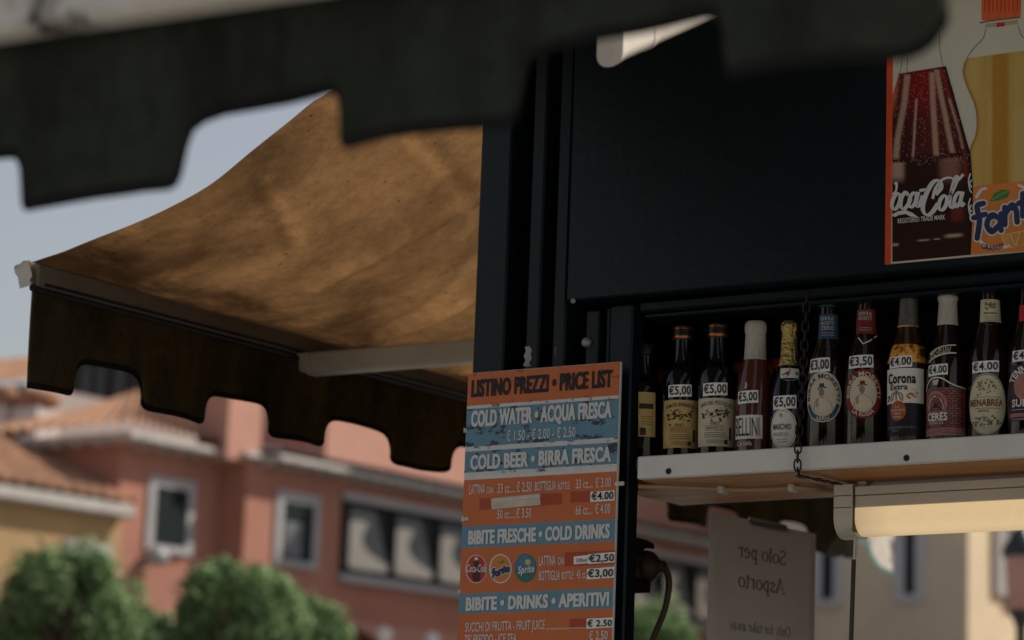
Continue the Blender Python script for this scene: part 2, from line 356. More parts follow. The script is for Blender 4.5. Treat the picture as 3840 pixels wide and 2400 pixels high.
# ------------------------------------------------------------------ cable under the shelf
cab = thing('lamp_cable', (-1.8, 3.5, 2.09), 'thin beige cable clipped along the underside of the pine shelf', 'cable')
pts = [onZ(q, 2.0935) for q in (R3(94, 268), R3(300, 272), R3(560, 280), R3(785, 292), R3(1000, 296), R3(1200, 288), R3(1350, 278), R3(1500, 285), R3(1640, 305), R4(130, 296), R4(300, 305), R4(420, 300))]
b = MB(); b.tube(smooth_pts(pts, 5), .0036, mat('beige_cable', (.45, .30, .17), .5, .1), 8); b.build('wire', cab)
for q in (R3(785, 294), R3(1352, 280)):
    c = onZ(q, 2.0935); b = MB(); b.box((c.x - .0042, c.y - .013, 2.0872), (c.x + .0042, c.y + .009, 2.0984), mat('white_clip', (.6, .57, .5), .5), .0015); b.build('clip', cab)

# ------------------------------------------------------------------ fluorescent lamp under the shelf
YL = 3.43
lx = onY(R4(285, 258), YL).x; lc = onY(R4(432, 300), YL).x; zt = 2.0925; zm = onY(R4(440, 342), YL).z; zd = onY(R4(440, 438), YL).z; zb = onY(R4(460, 664), YL).z
lamp = thing('fluorescent_lamp', (-1.2, YL + .03, zb), 'lit cream strip lamp with a ribbed warm diffuser hung under the pine shelf', 'lamp')
def uprof(y0, y1, z0, z1, r, n=8):
    p = [(y0, z1)]
    for i in range(n + 1): a = pi + (pi / 2) * i / n; p.append((y0 + r + r * cos(a), z0 + r + r * sin(a)))
    for i in range(n + 1): a = 1.5 * pi + (pi / 2) * i / n; p.append((y1 - r + r * cos(a), z0 + r + r * sin(a)))
    return p + [(y1, z1)]
XR = -.45
b = MB(); b.prism(uprof(YL - .004, YL + .066, zb - .002, zt, .03), lambda y, z, h: (h, y, z), lx, lc, PLASTIC)
LINE = mat('dark_seam', (.09, .075, .055), .6)
for zz in (zm, zd): b.box((lx - .0002, YL - .0045, zz - .0006), (lc - .001, YL - .0035, zz + .0006), LINE)
b.box((lc - .0002, YL - .001, zb + .006), (lc + .0018, YL + .06, zt - .002), LINE)
b.build('end_cap', lamp)
b = MB(); b.box((lc + .002, YL, zm + .0006), (XR, YL + .06, zt - .003), PLASTIC, .001); b.box((lc + .002, YL + .0012, zd), (XR, YL + .06, zm - .0004), PLASTIC, .001); b.build('housing', lamp)
ed = bpy.data.materials.new('lit_diffuser'); ed.use_nodes = True; N = ed.node_tree.nodes; L = ed.node_tree.links; bs = N['Principled BSDF']
bs.inputs['Base Color'].default_value = (.7, .62, .45, 1); bs.inputs['Roughness'].default_value = .35; bs.inputs['Emission Color'].default_value = (1, .70, .37, 1)
tc = N.new('ShaderNodeTexCoord'); sp = N.new('ShaderNodeSeparateXYZ'); L.new(tc.outputs['Object'], sp.inputs[0])
mr = N.new('ShaderNodeMapRange'); mr.inputs[1].default_value = lc + 1.2; mr.inputs[2].default_value = lc + 1.2 + .06; mr.inputs[3].default_value = .24; mr.inputs[4].default_value = .37; L.new(sp.outputs['X'], mr.inputs[0]); L.new(mr.outputs[0], bs.inputs['Emission Strength'])
pr = uprof(YL + .0015, YL + .062, zb + .001, zd - .0006, .026, 14); nn = []
for i in range(len(pr) - 1):
    a, c = Vector(pr[i]), Vector(pr[i + 1]); d = (c - a); n = Vector((-d.y, d.x)).normalized() if d.length > 1e-9 else Vector((0, 0))
    ns = max(1, int(d.length / .0026))
    for k in range(ns): nn.append(tuple(a + d * (k / ns))); nn.append(tuple(a + d * ((k + .5) / ns) + n * .0009))
nn.append(pr[-1])
b = MB(); b.prism(nn, lambda y, z, h: (h, y, z), lc + .0019, XR - .001, ed); b.build('diffuser', lamp)
b = MB(); q = onY(R4(487, 228), YL + .01); b.box((q.x - .006, YL + .012, zt - .003), (q.x + .008, YL + .03, 2.0984), PLASTIC, .001); b.build('mounting_clip', lamp)
q0, q1, q2 = onY(R4(445, 668), YL + .02), onY(R4(436, 860), YL + .02), onY(R4(412, 1560), YL + .02)
b = MB(); b.tube([q0, q1], .0016, mat('clear_cord', (.6, .58, .54), .3), 8); pc = b.build('pull_cord', lamp)
b = MB(); b.lathe([(.0028, 0), (.0034, .002), (.0034, (q1 - q2).length - .001), (.0028, (q1 - q2).length)], q2, mat('dark_cord_handle', (.045, .044, .038), .4), 14, (q1 - q2)); b.build('cord_handle', pc)

# ------------------------------------------------------------------ hanging chain
ch = thing('iron_chain', onY(P(1900, 720), 3.29), 'dark iron chain hanging in front of the bottles and looping under the shelf', 'chain')
cp = [onY(P(x, y), 3.292) for x, y in ((1907, 690), (1903, 760), (1900, 820), (1897, 880), (1893, 940), (1889, 1000), (1885, 1060), (1884, 1100))]
cp += [onY(P(1887, 1122), 3.297), onZ(P(1900, 1127), 2.094), onZ(P(1925, 1131), 2.092), onZ(P(1955, 1138), 2.093), onZ(P(1985, 1144), 2.094)]
cp = smooth_pts(cp, 12); LEN = .0122; acc = 0; last = cp[0]; ends = [cp[0]]
for p in cp[1:]:
    if (p - ends[-1]).length >= LEN: ends.append(p)
b = MB()
for i in range(len(ends) - 1):
    a, c = ends[i], ends[i + 1]; t = (c - a).normalized(); mid = (a + c) / 2
    u = Vector((cos(.5), sin(.5) * .9, .1)) if i % 2 else Vector((-sin(.35), cos(.35), .1)); u = (u - t * u.dot(t)).normalized(); ring = []
    for k in range(20):
        an = 2 * pi * k / 20; e = Vector((cos(an), sin(an))); ring.append(mid + t * (.0088 * abs(e.x) ** .75 * (1 if e.x > 0 else -1)) + u * (.0048 * abs(e.y) ** .8 * (1 if e.y > 0 else -1)))
    b.tube(ring, .00135, IRON, 7, True)
b.build('links', ch)

# ------------------------------------------------------------------ plug and socket on the post
YP = 3.66
plug = thing('plug_and_socket', onY(R3(150, 900), YP), 'dark brown power plug in a flap socket beside the side window', 'plug')
BRN = mat('brown_rubber', (.055, .035, .02), .5, .2, 30); BRN2 = mat('dark_socket_plastic', (.025, .02, .015), .5, .2, 30)
pa = onY(R3(20, 925), YP); px_ = .463 * onY(R3(150, 900), YP).y / YP / 2560
axd = (onY(R3(290, 915), YP) - pa).normalized(); S = .463 / (FPX / (Fw.dot(pa - CAM)))
b = MB(); b.lathe([(r * S, x * S) for r, x in ((118, 0), (120, 60), (112, 70), (128, 80), (130, 105), (116, 116), (132, 128), (134, 160), (118, 172), (130, 184), (120, 215), (90, 248), (62, 270), (50, 300), (46, 330), (30, 338))], pa, BRN, 26, axd); b.build('plug_body', plug)
b = MB(); f = px_on(R3, YP - .0)
b.prism([(20, 690), (90, 682), (170, 705), (222, 735), (222, 776), (160, 768), (130, 790), (20, 800)], lambda x, y, h: onY(R3(x, y), YP + h), -.022, .022, BRN2); b.build('socket_lid', plug)
b = MB(); b.prism([(10, 1040), (196, 1046), (190, 1130), (10, 1138)], lambda x, y, h: onY(R3(x, y), YP + h), -.02, .03, BRN2); b.build('socket_box', plug)
b = MB(); b.tube(smooth_pts([onY(R3(*q), YP) for q in ((310, 930), (336, 985), (344, 1060), (332, 1160), (306, 1270), (268, 1370), (225, 1470), (190, 1570), (150, 1800))]), .0053, mat('brown_cable', (.10, .066, .035), .45), 10); b.build('cable', plug)

# ------------------------------------------------------------------ paper notice on the side window
XG = -2.2
def onG(x, y, h): p = onX(R3(x, y), XG); return (XG + h, p.y, p.z)
pn = thing('paper_notice', (XG, 4.1, 1.88), 'white paper notice taped inside the side window with mirrored serif writing', 'notice')
tl, tr_ = onX(R3(665, 482), XG), onX(R3(1500, 650), XG); Ya, Yb = tl.y, tr_.y; Zt = 2.128
b = MB()
for j in range(12):
    pass
nx = 16; vs = []; bow = lambda t: .006 * (t ** 2) + .0015
for h in (0, .0009):
    for j in (0, 1):
        for i in range(nx + 1):
            t = i / nx; vs.append((XG + bow(t) + h, Ya + (Yb - Ya) * t, (Zt, 1.80)[j]))
n1 = nx + 1; fs = []
for i in range(nx): fs += [(i, i + 1, n1 + i + 1, n1 + i), (2 * n1 + i, 3 * n1 + i, 3 * n1 + i + 1, 2 * n1 + i + 1), (i, 2 * n1 + i, 2 * n1 + i + 1, i + 1)]
fs += [(0, n1, 3 * n1, 2 * n1), (nx, 2 * n1 + nx, 3 * n1 + nx, n1 + nx)]
b.add(vs, fs, PAPER, True); b.build('sheet', pn)
E_ = lambda cx, cy, rx, ry: [(cx + rx * cos(a), cy + ry * sin(a)) for a in np.linspace(.4, .4 + 2 * pi, 15)]
SF = lambda x, y: [(x - .2, y), (x + .2, y)]
SERIF = {   # serif letters as pen strokes: x-height 1, capitals 1.5
 'S': ([[(.75, 1.2), (.55, 1.46), (.22, 1.32), (.2, 1.02), (.5, .78), (.8, .48), (.68, .08), (.38, 0), (.12, .25)]], [[(.78, 1.1), (.78, 1.48)], [(.1, .42), (.1, 0)]], .98),
 'o': ([E_(.45, .5, .37, .48)], [], .95), 'O': ([E_(.62, .75, .52, .74)], [], 1.28),
 'l': ([[(.25, 0), (.25, 1.5)]], [SF(.25, .02), [(.06, 1.44), (.25, 1.5)]], .52),
 'p': ([[(.25, -.5), (.25, 1)], [(.25, .82), (.52, 1), (.85, .5), (.52, 0), (.25, .16)]], [SF(.25, -.48), [(.06, .94), (.25, 1)]], 1.02),
 'e': ([[(.76, .56), (.66, .92), (.42, 1), (.12, .5), (.4, 0), (.8, .2)]], [[(.14, .55), (.77, .56)]], .9),
 'r': ([[(.25, 0), (.25, 1)], [(.25, .72), (.42, .95), (.62, .98), (.68, .85)]], [SF(.25, .02), [(.06, .94), (.25, 1)]], .74),
 'A': ([[(.6, 1.5), (1.12, 0)]], [[(.6, 1.5), (.12, 0)], [(.28, .5), (.92, .5)], SF(.12, .02), SF(1.12, .02)], 1.26),
 's': ([[(.6, .76), (.42, .98), (.17, .8), (.36, .55), (.64, .28), (.44, 0), (.12, .2)]], [[(.63, .68), (.63, 1)], [(.11, .32), (.11, 0)]], .78),
 't': ([[(.3, 1.3), (.3, .2), (.42, 0), (.6, .12)]], [[(.08, .97), (.58, .97)]], .66),
 'n': ([[(.25, 0), (.25, 1)], [(.25, .72), (.5, 1), (.76, .8), (.78, .4), (.78, 0)]], [SF(.25, .02), SF(.78, .02), [(.06, .94), (.25, 1)]], 1.06),
 'y': ([[(.15, 1), (.5, 0)]], [[(.86, 1), (.5, 0), (.3, -.45), (.1, -.42)], SF(.15, .98), SF(.86, .98)], .96),
 'f': ([[(.28, 0), (.28, 1.15), (.4, 1.46), (.62, 1.4)]], [[(.06, .97), (.55, .97)], SF(.28, .02)], .62),
 'k': ([[(.25, 0), (.25, 1.5)], [(.42, .62), (.86, 0)]], [[(.78, .98), (.26, .45)], SF(.25, .02), SF(.84, .02), SF(.74, .98), [(.06, 1.44), (.25, 1.5)]], 1.0),
 'a': ([[(.16, .76), (.38, 1), (.64, .8), (.66, .15), (.82, .04)], [(.64, .56), (.3, .48), (.13, .22), (.34, 0), (.64, .22)]], [], .9),
 'w': ([[(.12, 1), (.42, 0)], [(.68, 1), (.98, 0)]], [[(.42, 0), (.7, 1)], [(.98, 0), (1.26, 1)], SF(.12, .98), SF(1.26, .98)], 1.38), ' ': ([], [], .5)}
def seriftext(txt, q0, q1, cap):
    b = MB()
    A, B = onX(R3(*q0), XG), onX(R3(*q1), XG); tot = sum(SERIF[c][2] for c in txt); sc = abs(A.y - B.y) / tot; zs = cap / 1.5; x = 0; k = 0
    for c in txt:
        th, tn, w = SERIF[c]
        for grp, a_, b_ in ((th, .085, .04), (tn, .03, .03)):
            for st in grp:
                k += 1
                fn = lambda u, v, h, x=x: (XG + bow((A.y - (x + u) * sc - Ya) / (Yb - Ya)) + .0009 + h, A.y - (x + u) * sc, A.z + v * zs)
                b.stroke(st, a_, b_, fn, .0003 + .00001 * (k % 9), INK, len(st) > 2, 0, False)
        x += w
    b.build('writing', pn)
seriftext('Solo per', (1268, 908), (888, 870), .0255)
seriftext('Asporto', (1256, 1142), (888, 1110), .0265)
seriftext('Only for take away', (1300, 1490), (818, 1440), .0175)
b = MB(); p = onX(R3(985, 530), XG); q = onX(R3(1290, 610), XG); b.box((XG + .0004, p.y, Zt - .01), (XG + .0024, q.y, Zt + .006), mat('yellowed_tape', (.55, .45, .3), .4), .0005); b.build('tape', pn)
# white sign with a teal rim hung outside, beyond the side awning
XH = -3.75
def onS(x, y, h): p = onX(R4(x, y), XH); return (XH + h, p.y, p.z)
p = onX(R4(660, 560), XH)
st_ = thing('hanging_sign', p, 'white curved sign with a teal rim hanging outside the glass beside the lamp', 'sign')
TEAL = mat('teal_print', (.07, .20, .19), .5, .2, 30); OFFW = mat('off_white_sign', (.62, .54, .47), .6, .15, 25)
b = MB(); b.prism([(545, 520), (760, 520), (755, 700), (735, 760), (750, 830), (742, 960), (700, 960), (640, 910), (595, 840), (555, 750)], onS, -.008, .003, OFFW); b.build('sign_face', st_)
b = MB(); b.stroke([(330, 690), (430, 694), (500, 712), (540, 760), (585, 850), (630, 915), (690, 950), (745, 968)], 14, 14, onS, .0042, TEAL); b.build('sign_rim', st_)
b = MB(); b.stroke([(715, 700), (738, 714), (730, 760), (742, 800), (728, 850), (745, 890)], 7, 5, onS, .0042, mat('grey_print', (.2, .17, .15), .6)); b.build('sign_print', st_)
b = MB(); b.tube([p, (XH, p.y, 2.62), (-3.1, p.y, 2.62), (-3.1, p.y, 2.50)], .005, IRON, 8); b.build('hanger', st_)

# ------------------------------------------------------------------ price board
YB = 3.294
bd = thing('price_board', (-2.15, YB + .006, 1.75), 'orange and blue price list board fixed to the kiosk corner post', 'price board')
bx0, bx1, bzt = onY(R5(75, 135), YB).x, onY(R5(862, 70), YB).x, 2.2765
fn = plane_xz(YB); BZ = lambda y: onY(R5(60, y), YB).z
b = MB(); b.box((bx0, YB + .0005, 1.70), (bx1, YB + .006, bzt), WPRINT, .001); b.build('panel', bd)
bands = [(bzt - .001, BZ(307), ORANGE2), (BZ(307), BZ(323), WPRINT2), (BZ(323), BZ(518), BLUE2), (BZ(518), BZ(542), WPRINT2), (BZ(542), BZ(650), BLUE2), (BZ(650), BZ(668), WPRINT2), (BZ(668), BZ(688), WPRINT),
         (BZ(688), BZ(927), ORANGE), (BZ(927), BZ(1038), BLUE), (BZ(1038), BZ(1273), ORANGE), (BZ(1273), BZ(1376), BLUE), (BZ(1376), 1.70, ORANGE)]
b = MB()
for z1, z0, m in bands: b.rect(bx0 + .001, z0, bx1 - .001, z1, fn, .0002, m, 1, 1)
b.build('printed_bands', bd)
LET = b = MB()
def T(txt, x0, y0, x1, y1, m, bold=0., h=.0012):       # (x0,y0) baseline start, (x1,y1) cap top at the end
    p, q = onY(R5(x0, y0), YB), onY(R5(x1, y1), YB)
    if bold > .04:
        d = .0006
        for i, o in enumerate((-d, 0, d)): b.text(txt, p.x + d + o, p.z, q.x - d + o, q.z, fn, h + i * .00004, m, .03)
    else: b.text(txt, p.x, p.z, q.x, q.z, fn, h, m, bold)
    if b is LET: b.build('lettering', bd); LET.__init__()
T('LISTINO PREZZI • PRICE LIST', 93, 262, 823, 118, INK, .05)
T('COLD WATER • ACQUA FRESCA', 92, 415, 820, 281, WPRINT, .05)
T('€ 1.50 - € 2.00 - € 2.50', 275, 487, 632, 412, WPRINT, .006)
T('COLD BEER • BIRRA FRESCA', 88, 636, 817, 514, WPRINT, .05)
T('LATTINA', 84, 762, 166, 708, WPRINT, .01); T('CAN', 173, 757, 211, 722, WPRINT, .008); T('33 cc.....€ 2.50', 230, 756, 408, 696, WPRINT, .008)
T('BOTTIGLIA', 422, 744, 532, 690, WPRINT, .01); T('BOTTLE', 540, 737, 604, 698, WPRINT, .008); T('33 cc.... € 3.00', 633, 732, 815, 674, WPRINT, .008)
T('50 cc.....€ 3.50', 228, 888, 406, 832, WPRINT, .008); T('66 cc.... € 4.00', 632, 868, 813, 808, WPRINT, .008)
T('BIBITE FRESCHE • COLD DRINKS', 78, 1021, 810, 912, WPRINT, .05)
T('LATTINA', 443, 1130, 531, 1075, WPRINT, .01); T('CAN', 540, 1124, 574, 1084, WPRINT, .008)
T('BOTTIGLIA', 442, 1206, 553, 1152, WPRINT, .01); T('BOTTLE', 560, 1199, 621, 1158, WPRINT, .008); T('45 cc', 637, 1196, 685, 1150, WPRINT, .008)
T('BIBITE • DRINKS • APERITIVI', 65, 1362, 806, 1264, WPRINT, .05)
T('SUCCHI DI FRUTTA - FRUIT JUICE', 63, 1470, 475, 1408, WPRINT, .008); T('.................................', 480, 1460, 685, 1400, WPRINT, .004)
T("TE' FREDDO - ICE TEA", 60, 1532, 329, 1478, WPRINT, .008); T('€ 2.50', 700, 1512, 798, 1464, WPRINT, .008)
b = MB()
def patch(q, m, h): b.poly([(p.x, p.z) for p in (onY(R5(*k), YB) for k in q)], fn, h, m)
for q in ([(135, 782), (560, 753), (560, 812), (135, 842)], [(605, 748), (712, 742), (712, 800), (605, 804)], [(575, 1060), (836, 1050), (834, 1120), (575, 1134)], [(600, 1404), (690, 1400), (690, 1452), (600, 1458)]):
    b = MB(); patch(q, REDO, .0005); b.build('red_overprint', bd)
for qs, txt, tb in ((((708, 748), (833, 741), (833, 793), (707, 800)), '€4.00', (713, 792, 829, 746)), (((697, 1070), (836, 1058), (834, 1112), (696, 1120)), '€2,50', (700, 1112, 832, 1068)),
                    (((690, 1146), (831, 1134), (829, 1190), (689, 1200)), '€3,00', (694, 1190, 827, 1145)), (((688, 1402), (826, 1396), (825, 1446), (687, 1454)), '€ 2.50', (692, 1445, 821, 1406))):
    b = MB(); patch(qs, PAPERW, .0009); T(txt, *tb, INK, .022, .0019); b.build('price_sticker', bd)
b = MB(); patch([(195, 782), (445, 757), (452, 816), (200, 838)], TAPE, .0009); patch([(210, 790), (452, 766), (452, 772), (210, 796)], WPRINT, .0013); b.build('tape', bd)
b = MB(); patch([(622, 1082), (696, 1074), (696, 1116), (622, 1122)], PAPERW, .0009); T('330ml', 634, 1112, 690, 1090, INK, .0, .0015); b.build('volume_sticker', bd)
# three round drink logos
def pfn(R, Y): return lambda x, y, h: onY(R(x, y), Y - h)
f5 = pfn(R5, YB)
LRED = mat('logo_red', (.42, .03, .02), .4); LOR = mat('logo_orange', (.62, .20, .03), .4); LNAVY = mat('logo_navy', (.03, .035, .11), .4); LGRN = mat('logo_green', (.06, .22, .05), .4); LTEAL = mat('logo_teal', (.04, .16, .13), .4); LSB = mat('logo_blue', (.06, .18, .32), .4); LYEL = mat('logo_yellow', (.6, .45, .06), .4)
b = MB(); b.disc(118, 1146, 55, 74, f5, .0006, WPRINT); b.disc(118, 1146, 51, 70, f5, .0008, LRED)
b.poly([(106, 1098), (130, 1096), (132, 1130), (140, 1160), (136, 1208), (100, 1210), (97, 1162), (105, 1132)], f5, .001, mat('logo_dark_bottle', (.06, .012, .01), .4)); b.poly([(110, 1085), (126, 1084), (128, 1100), (108, 1101)], f5, .0012, WPRINT)
b.text('Coca-Cola', 68, -1162, 168, -1122, lambda x, y, h: f5(x, -y, h), .0016, WPRINT, .02, .35); b.build('red_logo', bd)
b = MB(); b.disc(243, 1144, 58, 76, f5, .0006, WPRINT); b.disc(243, 1144, 52, 70, f5, .0008, LOR)
def fat(lines, a, o, fnn, h, m1, m2):
    for i, s_ in enumerate(lines): b.stroke(s_, a + o, a + o, fnn, h + i * .00001, m2)
    for i, s_ in enumerate(lines): b.stroke(s_, a, a, fnn, h + .0005 + i * .00001, m1)
fan = lambda ox, oy, s_: [[(ox + s_ * x, oy + s_ * y) for x, y in l] for l in (
    [(52, -82), (18, -66), (30, 10), (18, 104)], [(0, -5), (62, -24)], [(130, -5), (96, -20), (70, 30), (96, 70), (130, 40)], [(146, -26), (140, 30), (146, 62)],
    [(166, -60), (166, 32)], [(166, -24), (204, -74), (226, -44), (232, 18)], [(262, -134), (262, -14)], [(240, -82), (292, -102)], [(350, -96), (318, -100), (300, -50), (320, -14), (348, -40)], [(362, -112), (360, -30)])]
fat(fan(200, 1164, .235), 5.5, 3.5, f5, .001, LNAVY, WPRINT)
b.poly([(232, 1112), (252, 1102), (264, 1106), (250, 1118)], f5, .0012, LGRN); b.build('orange_logo', bd)
b = MB(); b.disc(372, 1141, 57, 75, f5, .0006, LTEAL); b.poly([(318, 1150), (330, 1100), (372, 1068), (415, 1100), (427, 1130)], f5, .0008, LSB)
b.poly([(330, 1172), (335, 1128), (372, 1124), (410, 1108), (420, 1150), (380, 1160)], f5, .001, LSB); b.disc(384, 1110, 15, 15, f5, .0012, LYEL, 16, 2)
b.text('Sprite', 332, -1166, 418, -1126, lambda x, y, h: f5(x, -y + (x - 332) * -.12 + 6, h), .0016, WPRINT, .025, .2); b.build('green_logo', bd)
for (x, y, w) in ((62, 432, 9), (60, 888, 22), (855, 706, 26), (32, 1262, 8)):
    p = onY(R5(x, y), YB); s_ = w * .7277 / 2520; b = MB(); b.box((p.x - s_, YB - .0015, p.z - .003), (p.x + s_, YB + .003, p.z + .003), mat('white_clip', (.6, .57, .5)), .0008); b.box((p.x - s_ * .5, YB - .0028, p.z - .0042), (p.x - s_ * .1, YB - .0012, p.z + .0042), mat('white_clip', (.6, .57, .5)), .0004); b.build('clip', bd)

# ------------------------------------------------------------------ drinks poster on the fascia
YQ = YF - .0125
pxr = onY(R6(72, 400), YQ).x; pzb = onY(R6(60, 1443), YQ).z
ps = thing('drinks_poster', (-1.3, YQ, pzb), 'faded poster of a cola bottle and an orange soda bottle on the fascia panel', 'poster')
PBG = mat('poster_cream', (.50, .46, .37), .4, .05, 12, spec=.35); PSTR = mat('poster_red_edge', (.55, .06, .02), .4, .15, 30)
b = MB(); b.box((pxr, YQ - .0035, pzb), (-.9, YQ - .0001, 2.82), PBG); b.build('sheet', ps); YQ -= .0035
f6 = pfn(R6, YQ); fl = plane_xz(YQ)
b = MB(); sx1 = onY(R6(93, 900), YQ).x; b.rect(pxr, pzb, sx1, 2.82, fl, .0002, PSTR, 1, 8); b.rect(sx1 - .0002, pzb, onY(R6(95, 900), YQ).x, 2.82, fl, .0003, mat('poster_orange_edge', (.6, .16, .05), .4)); b.build('red_edge', ps)
CD = mat('cola_dark', (.028, .008, .006), .35, .5, 14); CR = mat('cola_red', (.17, .006, .004), .35, .5, 10, stretch=(1, 1, .4)); CBE = mat('cola_highlight', (.40, .24, .17), .4, .25, 120, detail=2); CM = mat('cola_brown', (.10, .02, .012), .35, .5, 18)
X0 = 96
PRINT = bpy.data.materials.new('photo_print'); PRINT.use_nodes = True; N = PRINT.node_tree.nodes; L = PRINT.node_tree.links; at_ = N.new('ShaderNodeAttribute'); at_.attribute_name = 'ink'
N['Principled BSDF'].inputs['Roughness'].default_value = .45; N['Principled BSDF'].inputs['Specular IOR Level'].default_value = .2; L.new(at_.outputs['Color'], N['Principled BSDF'].inputs['Base Color'])
def picture(name, ys, left, right, nu, colour, h):
    me = bpy.data.meshes.new(name); org = parent_org(ps); vs = []; cs = []
    for y in ys:
        a_, c_ = left(y), right(y)
        for i in range(nu + 1):
            u = i / nu; x = a_ + (c_ - a_) * u; q = f6(x, y, h); vs.append((q[0] - org.x, q[1] - org.y, q[2] - org.z)); cs.append((*[max(.002, min(1, k)) for k in colour(x, y, u)], 1))
    me.from_pydata(vs, [], [(j * (nu + 1) + i, j * (nu + 1) + i + 1, (j + 1) * (nu + 1) + i + 1, (j + 1) * (nu + 1) + i) for j in range(len(ys) - 1) for i in range(nu)])
    ca = me.color_attributes.new('ink', 'FLOAT_COLOR', 'POINT'); ca.data.foreach_set('color', [k for c in cs for k in c]); me.materials.append(PRINT); me.update()
    o = bpy.data.objects.new(name, me); COL.objects.link(o); o.parent = ps; return o
def sst(a_, c_, x): t = max(0., min(1., (x - a_) / (c_ - a_))); return t * t * (3 - 2 * t)
def band(x, pts, w, y):      # soft vertical streak whose centre follows pts (y, x)
    Y_ = [p[0] for p in pts]
    if y < Y_[0] - 12 or y > Y_[-1] + 12: return 0.
    c_ = float(np.interp(y, Y_, [p[1] for p in pts])); e = max(0, Y_[0] - y, y - Y_[-1]); return math.exp(-abs((x - c_) / w) ** 4) * math.exp(-(e / 6) ** 2)
rp = random.Random(21)
def mixc(c, d, t): return [p_ + (q_ - p_) * t for p_, q_ in zip(c, d)]
STREAKS = [([(412, 178), (560, 162), (760, 124), (866, 116)], 17), ([(545, 227), (700, 218), (868, 208)], 7), ([(400, 312), (560, 318), (720, 328), (850, 336)], 16), ([(385, 338), (520, 362), (700, 398), (828, 424)], 15), ([(540, 408), (740, 468), (806, 480)], 8)]
def cola(x, y, u):
    yt = 402 - 42 * u
    c = mixc((.030, .007, .005), (.24, .005, .004), math.exp(-((x - 255) / 95) ** 2) * (1 - sst(520, 720, y)))
    c = mixc(c, (.115, .014, .010), .8 * sst(520, 640, y) * (1 - sst(820, 880, y)) * math.exp(-((x - 330) / 150) ** 2))
    c = mixc(c, (.55, .13, .04), math.exp(-((x - 116 - (430 - y) * .12) / 18) ** 2) * (1 - sst(500, 690, y)))
    c = mixc(c, (.30, .012, .008), .9 * band(x, [(385, 372), (560, 418), (800, 492), (960, 502)], 14, y))
    for pts, w in STREAKS: c = mixc(c, (.54, .33, .23), .92 * band(x, pts, w, y) * (.72 + .28 * rp.random()))
    c = mixc(c, (.50, .31, .22), .9 * math.exp(-((x - 125) / 36) ** 4) * sst(880, 892, y) * (1 - sst(950, 1010, y)))
    c = mixc(c, (.34, .15, .105), .85 * math.exp(-((x - 412) / 58) ** 4) * sst(850, 870, y) * (1 - sst(950, 1020, y)) * (.7 + .3 * rp.random()))
    c = mixc(c, (.20, .03, .02), .7 * math.exp(-((x - 450) / 34) ** 4) * sst(1090, 1130, y) * (1 - sst(1180, 1230, y)))
    c = mixc(c, (.03, .006, .005), .85 * math.exp(-((y - 872 + (x - 100) * .07) / 9) ** 2))
    for (cx, cy, rx, ry) in ((266, 1309, 32, 4), (430, 1284, 46, 9), (340, 1303, 18, 3), (112, 1334, 18, 7)): c = mixc(c, (.52, .34, .25), math.exp(-((x - cx) / rx) ** 4 - ((y - cy + (x - cx) * .08) / ry) ** 2))
    c = mixc(c, (.015, .005, .005), sst(.90, .99, u)); c = mixc(c, (.02, .006, .005), 1 - sst(0, 9, y - yt))
    if y < 900 and rp.random() < .05: c = mixc(c, (.6, .42, .34), .45)
    return c
ys_c = list(np.linspace(0, 1, 190)); cr_ = interp([(0, 388), (.15, 432), (.39, 500), (.46, 522), (.63, 536), (1, 532)]); cl_ = interp([(0, 132), (.035, 122), (.12, X0), (1, X0)])
f6_ = f6
def f6v(x, v, h): u = (x - cl_(v)) / max(1, cr_(v) - cl_(v)); return f6_(x, (402 - 42 * u) * (1 - v) + (1428 - 40 * u) * v, h)
f6 = f6v; picture('cola_bottle_picture', ys_c, cl_, cr_, 84, lambda x, v, u: cola(x, (402 - 42 * u) * (1 - v) + (1428 - 40 * u) * v, u), .0006); f6 = f6_
OUT = mat('poster_line', (.13, .11, .09), .5)
b = MB()
for q in ([(150, 310), (146, 350), (136, 400)], [(178, 310), (176, 405)], [(352, 175), (356, 270), (372, 362)], [(362, 120), (374, 140), (370, 160), (352, 168)]): b = MB(); b.stroke(q, 1.6, 1.6, f6, .0004, OUT); b.build('glass_outline', ps)
CW = WPRINT; b = MB(); n_ = 8.5; a_, c_ = 11, 5
EL = lambda cx, cy, rx, ry, sl: [(cx + rx * cos(t) - sl * ry * sin(t), cy + ry * sin(t)) for t in np.linspace(0, 2 * pi, 14)]
LOGO = [(EL(117, 1098, 20, 44, .25), a_, c_), ([(108, 1005), (120, 995), (116, 1040), (98, 1060)], 6, 4), ([(182, 1066), (170, 1046), (148, 1074), (142, 1120), (158, 1140), (184, 1112), (196, 1080)], a_, c_), (EL(207, 1090, 18, 40, .25), a_ - 1, c_),
        ([(238, 1046), (226, 1100), (232, 1126), (250, 1104), (262, 1066)], a_, c_), ([(250, 1038), (274, 1034)], 8, 8), ([(332, 1060), (362, 1020), (352, 984), (316, 996), (280, 1060), (262, 1130), (278, 1170), (310, 1160), (346, 1110)], a_ + 2, c_),
        ([(316, 1084), (330, 1030), (368, 980), (412, 968), (448, 984), (484, 950)], 8, 5), (EL(372, 1106, 20, 40, .25), a_, c_), ([(396, 1100), (430, 1030), (454, 970), (440, 966), (418, 1040), (410, 1118), (424, 1132), (440, 1104)], a_ - 2, c_),
        (EL(452, 1088, 17, 40, .25), a_ - 1, c_), ([(480, 1044), (468, 1096), (472, 1122), (488, 1104)], a_, c_)]
for i, (pts, aa, bb) in enumerate(LOGO): b.stroke(pts, aa, bb, f6, .0016 + i * .00002, CW, True, .35)
b.poly([(X0, 1168), (130, 1150), (170, 1146), (206, 1160), (236, 1184), (196, 1180), (168, 1166), (132, 1172), (112, 1182), (X0, 1178)], f6, .0016, CW)
